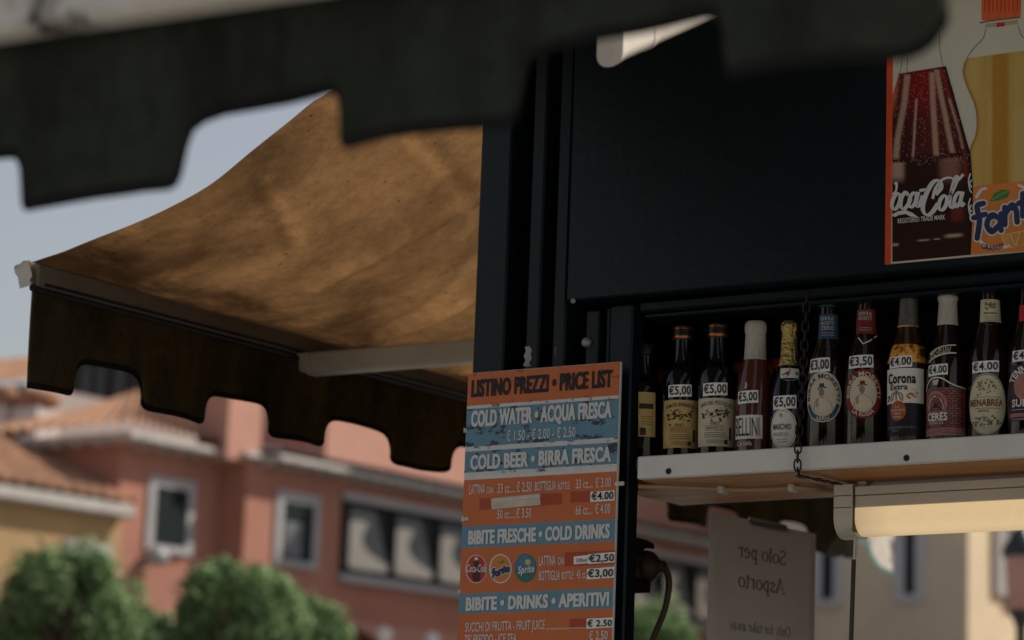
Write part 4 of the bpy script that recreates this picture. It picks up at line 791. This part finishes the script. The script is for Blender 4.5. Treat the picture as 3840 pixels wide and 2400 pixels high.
def fold(x, y):
    d = 0
    for P_, am, wd in FOLDS:
        A_, B_ = P_[:-1], P_[1:]; v = B_ - A_; t = np.clip((((x, y) - A_) * v).sum(1) / (v * v).sum(1), 0, 1); q = A_ + v * t[:, None]; r2 = ((q - (x, y)) ** 2).sum(1).min(); d += am * math.exp(-r2 / wd ** 2)
    return d
nu, nv = 90, 320; vs = []
rg = random.Random(5); cre = [(rg.uniform(YA0, YA1), rg.uniform(-.6, .6), rg.uniform(-.004, .0055), rg.uniform(.010, .022)) for _ in range(30)]
for i in range(nu + 1):
    x = XA + (-2.285 - XA) * i / nu; t = i / nu
    for j in range(nv + 1):
        y = YA0 + (YA1 - YA0) * j / nv; e = min(1, (y - YA0) / .5) * min(1, (YA1 - y) / .5)
        e2 = min(1, (y - YA0) / .42) ** .8; z = gz(x) - .03 * e * sin(pi * t) - .03 * e2 * (t / .15) * math.exp(1 - t / .15) * (1 + .18 * sin(y * 4.1 + 1)); d = 0
        for cy, sl_, am, wd in cre:
            q = (y - cy - sl_ * (x + 2.7)) / wd; d += am * math.exp(-q * q)
        d += .004 * sin(x * 23 + y * 11) * e + .003 * sin(x * 9 - y * 31)
        vs.append((x, y, z + fold(x, y) + d * sin(pi * min(1, t * 1.15 + .02)) * .8))
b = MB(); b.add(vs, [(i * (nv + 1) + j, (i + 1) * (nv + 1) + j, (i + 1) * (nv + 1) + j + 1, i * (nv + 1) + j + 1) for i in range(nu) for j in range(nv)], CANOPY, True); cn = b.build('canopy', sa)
zr = 2.463
b = MB(); b.box((XA - .008, YA0 + .004, zr + .004), (XA + .012, YA1, 2.505), RAILM, .003); b.box((XA - .03, YA0 + .004, 2.474), (XA - .0085, YA1, 2.512), RAILM, .004); rl = b.build('rail', sa)
b = MB(); b.tube([(XA + .002, YA0 + .004, zr + .002), (XA + .002, YA1, zr - .001)], .0068, RUBBER, 12); b.tube([(XA + .013, YA0 + .02, zr + .008), (XA + .013, YA1, zr + .008)], .003, RUBBER, 8); b.build('rubber_track', rl)
b = MB(); f = lambda x, y, h: onY(P(x, y), YA0 + h)
b.prism([(33, 632), (38, 626), (66, 616), (74, 640), (78, 672), (47, 682), (42, 655), (35, 645)], f, -.012, .006, mat('chipped_end_cap', (.5, .46, .38), .6, .15, 20, .2, dirt_glow=((.02, .02, .02), 60, .56, (1, 1, 1), .03))); b.build('rail_end_cap', rl)
hp = [(YA0 + .003, 0), (3.34, 0)]
tabs = [onX(R2(*q), XA).y for q in ((335, 340), (672, 420), (975, 485), (1258, 555), (1540, 610), (1835, 690), (2118, 740))]
per = (tabs[6] - tabs[0]) / 3
edge = list(tabs)
while edge[-1] < YA1 - .1: edge.append(edge[-2] + per)
zt_, zn_ = 2.300, 2.359
ys = []; bt = []
def tabz(y):
    k = sum(1 for e in edge if e < y)
    if k % 2 == 1 and k < len(edge):
        u = abs((y - edge[k - 1]) / (edge[k] - edge[k - 1]) * 2 - 1); z = zt_ + .012 + (zn_ - zt_ - .012) * (1 - u ** 7) ** .42
    else:
        a = edge[k - 1] if k else YA0; c = edge[k] if k < len(edge) else YA1; u = abs((y - a) / (c - a) * 2 - 1); z = zt_ + .012 * u ** 14 * (1 if k else .0 if y < (a + c) / 2 else 1)
    return z + .003 * sin(y * 13)
xs = sorted(set(list(np.linspace(YA0 + .004, YA1, 300)) + [e + o for e in edge for o in (-.012, -.008, -.005, -.003, -.0015, -.0006, .0004, .001, .002, .004, .007, .011, .016, .022, .03) if YA0 < e + o < YA1]))
b = MB(); sheet(b, lambda y: zr, tabz, xs, lambda y, z, o: (XA + .001 + o * 1.2, y, z), VALS, HEM, .010, 9, .0045, .0022, 3); b.build('valance', sa)
b = MB(); ya = 3.93; b.box((XA + .03, ya - .015, 2.426), (-2.29, ya + .02, 2.468), ALUB, .004); b.lathe([(.012, 0), (.02, .002), (.02, .03), (.012, .032)], (XA + .016, ya - .004, 2.452), ALUB, 18, Vector((0, 1, 0)))
b.prism([(XA + .008, 2.466), (XA + .034, 2.466), (XA + .045, 2.426), (XA + .036, 2.424), (XA + .022, 2.452)], lambda x, z, h: (x, h, z), ya - .017, ya + .012, ALUB); b.build('support_arm', sa)
# front awning, towards the camera
YV = 1.52
fa = thing('front_awning', (-1.7, 2.5, 2.1), 'dark green front awning with a blurred scalloped valance in front of the hatch', 'awning')
XV0, XV1 = -2.35, onY(P(2226, 40), YV).x
bp_ = [(-60, 372), (0, 372), (28, 373), (42, 380), (50, 400), (53, 440), (56, 485), (64, 500), (120, 490), (220, 468), (330, 452), (392, 448), (412, 438), (424, 412), (432, 375), (440, 340), (452, 308), (475, 288), (520, 268), (620, 244), (700, 228), (760, 219), (785, 219), (800, 232), (806, 262), (808, 330), (816, 352), (830, 354), (900, 342), (1000, 322), (1100, 308), (1180, 302), (1212, 294), (1226, 270), (1234, 220), (1244, 168), (1262, 140), (1300, 124), (1400, 96), (1500, 74), (1600, 50), (1660, 40), (1696, 50), (1708, 80), (1714, 150), (1722, 184), (1740, 188), (1850, 172), (1980, 150), (2080, 138), (2128, 130), (2160, 116), (2190, 95), (2215, 60), (2226, 40)]
bot = [(onY(P(*q), YV).x, onY(P(*q), YV).z) for q in bp_]; bot = [(XV0, bot[0][1])] + bot; bz = interp(bot)
zbar = onY(P(400, 60), YV).z
xs = sorted(set(list(np.linspace(XV0, XV1, 260)) + [q[0] for q in bot]))
b = MB(); sheet(b, lambda x: zbar + .01, lambda x: min(bz(x), zbar - .02), xs, lambda x, z, o: (x, YV + o * 1.6, z), VAL, HEM, .009, 9, .0035, .002, 11); b.build('valance', fa)
b = MB(); b.box((XV0, YV - .035, zbar), (XV1, YV - .004, zbar + .056), ALU, .006); b.box((XV0, YV - .03, zbar + .057), (XV1, YV + .02, zbar + .075), ALU, .004); b.build('front_bar', fa)
def fcan(x0, x1, nm):
    vs = []; nu, nv = 60, 40; zt2 = 2.885
    for i in range(nu + 1):
        x = x0 + (x1 - x0) * i / nu
        for j in range(nv + 1):
            t = j / nv; y = YV - .02 + (3.285 - YV + .02) * t; z = zbar + .07 + (zt2 - zbar - .07) * t - .03 * sin(pi * t) + .005 * sin(x * 14 + t * 5) * sin(pi * t); vs.append((x, y, z))
    b = MB(); b.add(vs, [(i * (nv + 1) + j, (i + 1) * (nv + 1) + j, (i + 1) * (nv + 1) + j + 1, i * (nv + 1) + j + 1) for i in range(nu) for j in range(nv) if not (sun_slot[0] < x0 + (x1 - x0) * (i + .5) / nu < sun_slot[1] and 1.95 < vs[i * (nv + 1) + j][1] < 3.1)], VAL, True); b.build(nm, fa)
sun_slot = (0, 0)
# support arm of the front awning: rounded channel rising back to the fascia
arm0 = onY(P(1441, 116), 2.62); ARM = Vector((0, .885, .465)).normalized()
b = MB(); pf = uprof(-.0185, .0185, -.0225, .03, .0165, 8)
vx = Vector((1, 0, 0)); vz = Vector((0, 0, 1)); PW = mat('cream_arm_paint', (.72, .64, .55), .5, .08, 15, dirt_glow=((.35, .24, .15), 45, .62, (1, 1, 1), .1))
fnA = lambda a, z, h: arm0 + vx * a + vz * z + ARM * h
b.prism(pf, fnA, 0, .012, PW); b.prism([(x * .93, z * .93) for x, z in pf], fnA, .0125, .085, PW); b.prism([(x * .97, z * .97) for x, z in pf], fnA, .0855, .1, PW); b.prism([(x * .85, z * .88) for x, z in pf], fnA, .1005, .98, PW); b.build('support_arm', fa)
sun_slot = (arm0.x + .0, arm0.x + .30); fcan(XV0, XV1, 'canopy')      # opening cut in the unseen canopy to let sun onto the arm

# ------------------------------------------------------------------ far houses
XW = -32.
def FX(x, y, X=XW): return onX(R2(x, y), X)
RW = mat('red_plaster', (.37, .165, .118), .85, .12, .7, .2, 6, dirt_glow=((.33, .13, .09), 1.5, .55, (1, 1, 1), .25)); CORN = mat('white_cornice', (.42, .39, .36), .7, .15, 3, dirt_glow=((.3, .26, .22), 4, .55, (1, 1, 1), .2))
TILE = mat('terracotta_tiles', (.33, .175, .10), .85, .4, 2.2, .3, 20, dirt_glow=((.09, .06, .05), 1.2, .5, (1, 1, 1), .3)); STONE = mat('white_stone_frame', (.36, .345, .35), .7, .1, 4); DSH = mat('dark_green_shutter', (.014, .02, .021), .7, .2, 3, spec=.08); DARKG = mat('dark_window', (.012, .013, .016), .3, .2, 2, spec=.15); GREYP = mat('grey_blind', (.15, .16, .17), .6, .15, 2); WHITE_L = mat('white_l_shape', (.80, .72, .60), .8, .1, 2)
def roof(mb, A, Bp, C, D, m, amp=.05, nw=40, pitch_lines=True):   # tiled slope: eave A-B, ridge D-C, corrugated across
    A, Bp, C, D = map(Vector, (A, Bp, C, D)); n = (Bp - A).cross(D - A).normalized(); n = n if n.z > 0 else -n; k = nw * 6; vs = []
    for i in range(k + 1):
        t = i / k; o = n * (amp * abs(sin(pi * nw * t))); vs += [A.lerp(Bp, t) + o, D.lerp(C, t) + o]
    mb.add(vs, [(2 * i, 2 * i + 2, 2 * i + 3, 2 * i + 1) for i in range(k)], m)
red = thing('red_house', (XW - 4, 46, 0), 'long red plastered house with white cornice and stone framed windows', 'house')
yc = FX(570, 700).y; ys_ = FX(1047, 700).y; X2 = XW + .6
ze = FX(570, 575).z; y_end = 62.
b = MB(); b.box((XW - 9, yc, 0), (XW, ys_ + .5, ze), RW); b.box((XW - 9, ys_, 0), (X2, y_end, ze + .02), RW); b.build('wall', red)
dz = ze + .55
xd = FX(1080, 500, X2).y; xe = FX(1238, 500, X2).y
b = MB(); b.box((X2 - .7, xd, ze - .05), (X2 - .004, xe, ze + 2.2), mat('pink_plaster', (.46, .24, .18), .85, .1, .8)); b.box((X2 - 3.4, FX(1540, 600, X2 - 1.2).y, ze + .05), (X2 - 1.2, FX(4200, 600, X2 - 1.2).y, ze + 1.6), mat('pink_plaster', (.46, .24, .18), .85, .1, .8)); b.build('attic_wall', red)
b = MB(); b.box((XW - 9, yc - .3, ze), (XW + .45, yc - .001, ze + .13), CORN, .03); b.box((XW + .001, yc - .0005, ze), (XW + .45, ys_ + .42, ze + .13), CORN, .03); b.box((X2 + .001, xe, ze), (X2 + .45, y_end, ze + .13), CORN, .03); b.box((X2 + .001, ys_ - .2, ze + .02), (X2 + .12, xe - .001, ze + .14), CORN, .02)
for i in range(70):
    y = yc + .3 + i * .45
    if y < ys_: b.box((XW + .001, y, ze - .07), (XW + .24, y + .12, ze - .001), CORN)
    elif y > xe: b.box((X2 + .001, y, ze - .07), (X2 + .24, y + .12, ze - .001), CORN)
for i in range(18): x = XW - .3 - i * .45; b.box((x - .12, yc - .24, ze - .07), (x, yc - .001, ze - .001), CORN)
b.build('cornice', red)
b = MB(); Pk = atD(R2(660, 345), 52); roof(b, (XW - 9.3, yc - .32, ze + .23), (XW + .47, yc - .32, ze + .23), Pk, atD(R2(-60, 612), 50), TILE, .10, 30); roof(b, (XW + .47, yc - .32, ze + .23), (XW + .47, ys_ + .4, ze + .23), (Pk.x, Pk.y + 1.5, Pk.z), Pk, TILE, .10, 16)
roof(b, (X2 + .47, xe, ze + .21), (X2 + .47, y_end, ze + .21), (X2 - 1.2, y_end, ze + .42), (X2 - 1.2, xe, ze + .42), mat('grey_roof_lead', (.33, .33, .34), .6, .2, 1), .03, 60); b.build('roof', red)
def window(par, X, q0, q1, inner, name='window', pane=DSH, sgn=1, blind=None, fw=None, Yplane=None):
    p0, p1 = FX(*q0, X), FX(*q1, X); y0, y1, z0, z1 = p0.y, p1.y, min(p0.z, p1.z), max(p0.z, p1.z); w = fw or (y1 - y0) * .15
    b = MB(); e = .05
    b.box((X + .001, y0, z0), (X + e, y0 + w, z1), STONE); b.box((X + .001, y1 - w, z0), (X + e, y1, z1), STONE); b.box((X + .001, y0 + w + .001, z1 - w), (X + e - .003, y1 - w - .001, z1), STONE); b.box((X + .001, y0 + w + .001, z0), (X + e + .05, y1 - w - .001, z0 + w * .7), STONE)
    o = b.build('window', par); b = MB(); b.box((X + .002, y0 + w + .002, z0 + w * .7 + .002), (X + .03, y1 - w - .002, z1 - w - .002), pane); b.build('shutter' if pane is DSH else 'pane', o)
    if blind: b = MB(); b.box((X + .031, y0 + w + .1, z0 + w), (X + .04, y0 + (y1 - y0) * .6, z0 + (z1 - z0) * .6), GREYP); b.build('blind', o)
window(red, XW, (702, 730), (898, 1118), None)
window(red, X2, (1306, 798), (1492, 1188), None, blind=True)
# row of display windows in a black frame, white L shapes at their left and bottom
yb0 = FX(1590, 860, X2).y; bw = FX(1860, 950, X2).y - FX(1640, 900, X2).y; zb1 = FX(1590, 848, X2).z; zb0 = FX(1590, 1195, X2).z
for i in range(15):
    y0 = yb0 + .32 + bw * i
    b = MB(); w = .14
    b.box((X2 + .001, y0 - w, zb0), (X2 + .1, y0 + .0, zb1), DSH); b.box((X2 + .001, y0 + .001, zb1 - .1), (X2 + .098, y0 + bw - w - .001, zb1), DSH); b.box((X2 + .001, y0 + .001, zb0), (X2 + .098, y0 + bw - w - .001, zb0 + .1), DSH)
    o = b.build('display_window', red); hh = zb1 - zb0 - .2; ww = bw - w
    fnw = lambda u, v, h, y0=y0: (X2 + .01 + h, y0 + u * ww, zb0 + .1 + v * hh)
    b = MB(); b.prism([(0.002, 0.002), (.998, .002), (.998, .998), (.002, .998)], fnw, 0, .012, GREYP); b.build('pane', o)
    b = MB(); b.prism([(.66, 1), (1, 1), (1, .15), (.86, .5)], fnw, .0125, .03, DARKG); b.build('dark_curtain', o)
    b = MB(); b.prism([(.02, .16), (.05, .74), (.14, .80), (.44, .80), (.47, .74), (.36, .58), (.36, .46), (.46, .34), (.66, .25), (.98, .15), (.99, .06), (.93, .02), (.2, .02), (.06, .06)], fnw, .0125, .034, WHITE_L); b.build('white_l_shape', o)
b = MB(); ya_ = yb0 + .1; b.box((X2 + .001, ya_, zb1 + .005), (X2 + .14, y_end, zb1 + .16), STONE); b.box((X2 + .001, ya_, zb0 - .16), (X2 + .16, y_end, zb0 - .005), STONE); b.build('window_band_surround', red)
p = FX(690, 1125); b = MB(); b.lathe([(.03, 0), (.2, .05), (.22, .2), (.12, .32), (.03, .36)], (XW + .24, p.y, p.z - .15), mat('grey_lamp', (.3, .3, .3), .4), 14); b.box((XW + .001, p.y - .04, p.z - .02), (XW + .2, p.y + .04, p.z + .06), IRON); b.build('wall_lamp', red)
p0 = FX(1680, 1485, X2); b = MB(); b.add([(X2 + .02, p0.y - .5, p0.z + .25), (X2 + .02, 60, p0.z + .25), (X2 + 1.1, 60, p0.z - .25), (X2 + 1.1, p0.y - .5, p0.z - .25)], [(0, 1, 2, 3)], mat('salmon_canvas', (.5, .25, .18), .8)); b.box((X2 + 1.08, p0.y - .5, p0.z - .5), (X2 + 1.1, 60, p0.z - .26), mat('salmon_canvas', (.5, .25, .18), .8)); b.build('shop_awning', red)
for q in ((1815, 1470), (2040, 1495)):
    p = FX(*q, X2 + 1.3); c = (X2 + 1.3, p.y, p.z - .1); b = MB(); b.lathe([(.02, -.2), (.10, -.12), (.16, 0), (.14, .1), (.06, .17), (.01, .18)], c, mat('white_globe', (.75, .72, .68), .3), 16); b.tube([(X2 + .02, p.y, p.z - .3), (X2 + .8, p.y, p.z - .38), (X2 + 1.3, p.y, p.z - .3)], .025, IRON); b.build('globe_lamp', red)

yel = thing('yellow_house', (XW - 4, 30, 0), 'low ochre house with a terracotta tile roof against the red house', 'house')
YWm = mat('ochre_plaster', (.40, .26, .125), .85, .12, .8, .15, 6); zg = FX(540, 885).z; yb_ = yc - .02
Xr, zr_ = None, None; q1 = onY(R2(130, 640), yc); q0 = onY(R2(555, 860), yc); slope = (q1.z - q0.z) / (q0.x - q1.x)
b = MB(); b.box((XW - 9, 15, 0), (XW + .12, yb_, zg - .05), YWm); b.build('wall', yel)
b = MB(); b.box((XW + .13, 15, zg - .2), (XW + .42, yb_, zg + .02), CORN, .03); b.build('gutter', yel)
b = MB(); roof(b, (XW + .42, 15, zg + .03), (XW + .42, yb_, zg + .03), (XW - 8, yb_, zg + .03 + 8.4 * slope), (XW - 8, 15, zg + .03 + 8.4 * slope), TILE, .11, 60); b.build('roof', yel)
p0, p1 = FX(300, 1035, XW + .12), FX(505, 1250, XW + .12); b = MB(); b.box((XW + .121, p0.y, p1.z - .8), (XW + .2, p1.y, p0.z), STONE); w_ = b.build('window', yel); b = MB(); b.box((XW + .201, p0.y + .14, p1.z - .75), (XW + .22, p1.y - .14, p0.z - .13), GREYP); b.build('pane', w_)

dk = thing('dark_brown_house', onY(R2(500, 400), 62) * 1, 'tall dark brown house rising behind the red tiled roof', 'house')
a0, a1 = onY(R2(320, 200), 62), onY(R2(700, 150), 62); dk.location.z = 0
DB = mat('dark_brown_plaster', (.032, .024, .023), .85, .25, .6); b = MB(); b.box((a0.x, 62, 0), (a1.x + 1.5, 70, a1.z + .2), DB); b.build('wall', dk)
b = MB(); b.box((a0.x - .4, 61.6, a1.z + .21), (a1.x + 1.9, 70.4, a1.z + .5), TILE); b.build('roof', dk)
for x, wd in ((400, 13), (470, 10), (560, 12)):
    c, d = onY(R2(x, 215), 61.99), onY(R2(x + wd * 2, 400), 61.99); b = MB(); b.box((c.x, 61.93, d.z), (d.x, 61.999, c.z), mat('dim_window', (.07, .07, .075), .6)); b.build('window', dk)
def chimney(lab, xc, y0, y1, w, D, capw):
    c0 = atD(R2(xc, y1), D); c1 = atD(R2(xc, y0), D); s_ = .7937 * D / FPX; hw = w * s_ / 2; t = thing('chimney', (c0.x, c0.y, c0.z), lab, 'chimney', 'chimneys on the left roofs')
    hh = c1.z - c0.z; b = MB(); b.box((c0.x - hw, c0.y - hw, c0.z - 2.5), (c0.x + hw, c0.y + hw, c0.z + hh * .62), mat('white_chimney', (.62, .57, .53), .85, .15, 2)); b.build('stack', t)
    cw = capw * s_ / 2; b = MB(); b.lathe([(hw * 1.1, hh * .63), (cw, hh * .74), (cw, hh * .9), (cw * .75, hh), (cw * .3, hh * 1.04)], c0, TILE, 20); b.build('cap', t)
chimney('white chimney with a round terracotta pot, the right one of the two', 165, 330, 560, 150, 56, 205)
chimney('white chimney with a terracotta pot cut by the left picture edge', 10, 310, 560, 80, 56, 110)
bh = thing('far_pink_house', (0, 0, 0), 'far pale house whose roof line shows behind the chimneys', 'house'); c = atD(R2(10, 250), 62); bh.location = (c.x - 3, c.y + 3, 0)
b = MB(); b.box((c.x - 8, c.y, 0), (c.x + .8, c.y + 7, c.z - .3), mat('pale_plaster', (.4, .33, .3), .85)); b.build('wall', bh); b = MB(); roof(b, (c.x - 8.3, c.y - .3, c.z - .29), (c.x + 1.1, c.y - .3, c.z - .29), (c.x - 1, c.y + 3.5, c.z + 1.1), (c.x - 7, c.y + 3.5, c.z + 1.1), TILE, .06, 40); b.build('roof', bh)

# beige house seen through the side window
YW2 = 57.; xcn = onY(R4(1362, 900), YW2).x
bei = thing('beige_house', (xcn - 4, YW2 + 5, 0), 'beige house with grey framed dark windows seen through the kiosk side window', 'house')
BG = mat('beige_plaster', (.74, .61, .44), .85, .1, .5, .15, 6); b = MB(); b.box((X2 + .3, YW2, 0), (xcn, YW2 + 14, 17), BG); b.build('wall', bei)
b = MB(); b.box((X2 + .3, YW2 - .4, 17.01), (xcn + .5, YW2 + 14.4, 17.3), TILE); b.build('roof', bei)
BST = mat('blue_grey_stone', (.58, .58, .60), .7, .1, 4)
for (x0, y0, x1, y1) in ((120, 560, 350, 1245), (785, 390, 1015, 1205)):
    p0, p1 = onY(R4(x0, y0), YW2), onY(R4(x1, y1), YW2); w = .24; b = MB()
    b.box((p0.x, YW2 - .1, p1.z), (p0.x + w, YW2 - .001, p0.z), BST); b.box((p1.x - w, YW2 - .1, p1.z), (p1.x, YW2 - .001, p0.z), BST); b.box((p0.x + w + .001, YW2 - .098, p0.z - w), (p1.x - w - .001, YW2 - .001, p0.z), BST); b.box((p0.x + w + .001, YW2 - .13, p1.z), (p1.x - w - .001, YW2 - .001, p1.z + w * .8), BST)
    o = b.build('window', bei); b = MB(); b.box((p0.x + w + .002, YW2 - .04, p1.z + w * .8 + .002), (p1.x - w - .002, YW2 - .002, p0.z - w - .002), DARKG); b.build('pane', o)
p0, p1 = onX(R4(1555, 560), xcn), onX(R4(1960, 1230), xcn); b = MB(); b.box((xcn + .001, p0.y, p1.z), (xcn + .12, p0.y + (p1.y - p0.y) * .24, p0.z), STONE); b.box((xcn + .001, p1.y - .3, p1.z), (xcn + .12, p1.y, p0.z), STONE); b.box((xcn + .001, p0.y + (p1.y - p0.y) * .24 + .001, p1.z - .2), (xcn + .14, p1.y - .301, p1.z), STONE); o = b.build('window', bei); b = MB(); b.box((xcn + .002, p0.y + (p1.y - p0.y) * .24 + .002, p1.z + .002), (xcn + .03, p1.y - .302, p0.z), DARKG); b.build('pane', o)
# unseen tall house added on the right to shade the lower red facade
tall = thing('added_shade_house', (-14, 60, 0), 'unseen tall plain house added beyond the right edge to shade the red house', 'house')
b = MB(); b.box((-19.6, 56.6, 0), (-9, 63.5, 27.3), BG); b.build('wall', tall); b = MB(); b.box((-20, 56.2, 27.31), (-8.6, 63.9, 27.7), TILE); b.build('roof', tall)
# street lantern
DL = 20.; lt = atD(R4(1790, 1260), DL)
lan = thing('street_lantern', (lt.x, lt.y, 0), 'street lantern with a dark hood and rosy glass, partly cut by the right edge', 'street lamp')
s_ = .463 * DL / FPX; q = lambda y: (1260 - y) * s_; LP = mat('rosy_lantern_glass', (.50, .24, .20), .25, .12, 6, spec=.6)
b = MB(); b.lathe([(95 * s_, q(1270)), (120 * s_, q(1180)), (140 * s_, q(840))], lt, LP, 6, None, True, False); b.build('glass_body', lan)
b = MB(); b.lathe([(150 * s_, q(838)), (158 * s_, q(815)), (150 * s_, q(760)), (110 * s_, q(700)), (60 * s_, q(640)), (30 * s_, q(600)), (10 * s_, q(560))], lt, mat('dark_lantern_hood', (.035, .038, .042), .4), 24); b.build('hood', lan)
b = MB(); b.lathe([(50 * s_, q(1400)), (70 * s_, q(1340)), (100 * s_, q(1300)), (96 * s_, q(1272))], lt, mat('dark_lantern_hood', (.035, .038, .042), .4), 16); b.lathe([(.09, -lt.z), (.07, -lt.z + .4), (.045, -lt.z + .6), (.04, q(1401))], lt, mat('dark_green_iron', (.015, .03, .022), .5), 14); b.build('post', lan)

# ------------------------------------------------------------------ trees
LEAF = []
for i, (c, tcol) in enumerate((((.095, .135, .065), (.24, .37, .16)), ((.115, .165, .08), (.36, .52, .25)), ((.12, .18, .09), (.48, .60, .34)))):
    LEAF.append(fabric('leaf_green_%s' % 'abc'[i], c, tcol, .5, .8, 6, .45, specks=False))
BARK = mat('bark', (.09, .065, .045), .9, .3, 8, .4)
def tree(label, q, D, W_, H_, n, seed, hedge=False):
    rr = random.Random(seed); top = atD(q, D); s_ = D / FPX; rx = W_ * s_; rz = H_ * s_; cx, cy, cz = top.x, top.y, top.z - rz
    t = thing('round_tree' if not hedge else 'clipped_bush', (cx, cy, 0), label, 'tree' if not hedge else 'bush', 'green trees in front of the red house')
    b = MB(); b.tube([(cx, cy, 0), (cx + .05, cy, cz * .45), (cx, cy, cz - rz * .3), (cx + .1, cy, cz + rz * .3)], [.16, .12, .09, .04], BARK, 10)
    for k in range(6):
        a = k * 1.05 + rr.random(); b.tube([(cx, cy, cz - rz * .5), (cx + cos(a) * rx * .4, cy + sin(a) * rx * .4, cz), (cx + cos(a) * rx * .7, cy + sin(a) * rx * .7, cz + rz * .3)], [.06, .04, .015], BARK, 6)
    b.build('trunk', t)
    b = MB(); clumps = []
    for k in range(54):
        u = rr.uniform(-.75, 1); a = rr.uniform(0, 2 * pi); w = math.sqrt(max(0, 1 - u * u)) ; rad_ = rr.uniform(.62, .86)
        clumps.append((Vector((cx + cos(a) * w * rx * rad_, cy + sin(a) * w * rx * rad_, cz + u * rz * rad_)), rr.uniform(.14, .36) * rx))
    vsl = [[], [], []]
    for k in range(n):
        c, r = rr.choice(clumps); d = Vector((rr.gauss(0, 1), rr.gauss(0, 1), rr.gauss(0, 1))).normalized(); p = c + d * r * (rr.uniform(.55, 1.05) if rr.random() > .09 else rr.uniform(1.05, 1.45))
        l = rr.uniform(.035, .075) * (1 if D > 20 else .6); nrm = (d + Vector((rr.gauss(0, .5), rr.gauss(0, .5), rr.gauss(0, .5) + .4))).normalized(); u = nrm.orthogonal().normalized(); u.rotate(Matrix.Rotation(rr.uniform(0, 6.28), 3, nrm)); v = nrm.cross(u)
        i = rr.choices((0, 1, 2), (3, 4, 2))[0]; vsl[i] += [p - u * l, p - v * l * .5, p + u * l, p + v * l * .5]
    for i in range(3):
        if vsl[i]: b.add(vsl[i], [(4 * k, 4 * k + 1, 4 * k + 2, 4 * k + 3) for k in range(len(vsl[i]) // 4)], LEAF[i])
    b.build('crown', t)
tree('bushy round green tree in the lower left corner', R2(330, 1060), 33, 300, 290, 15000, 1)
tree('bushy round green tree left of the price board', R2(1130, 1095), 33, 270, 290, 14000, 2)
tree('smaller green tree touching the price board side', R2(1480, 1290), 34, 150, 230, 6000, 3)
tree('low green tree in the gap between the two big crowns', R2(700, 1350), 34.5, 130, 200, 5000, 4)
tree('leafy green tree seen through the glass below the plug', R3(180, 1180), 33, 230, 260, 9000, 5)
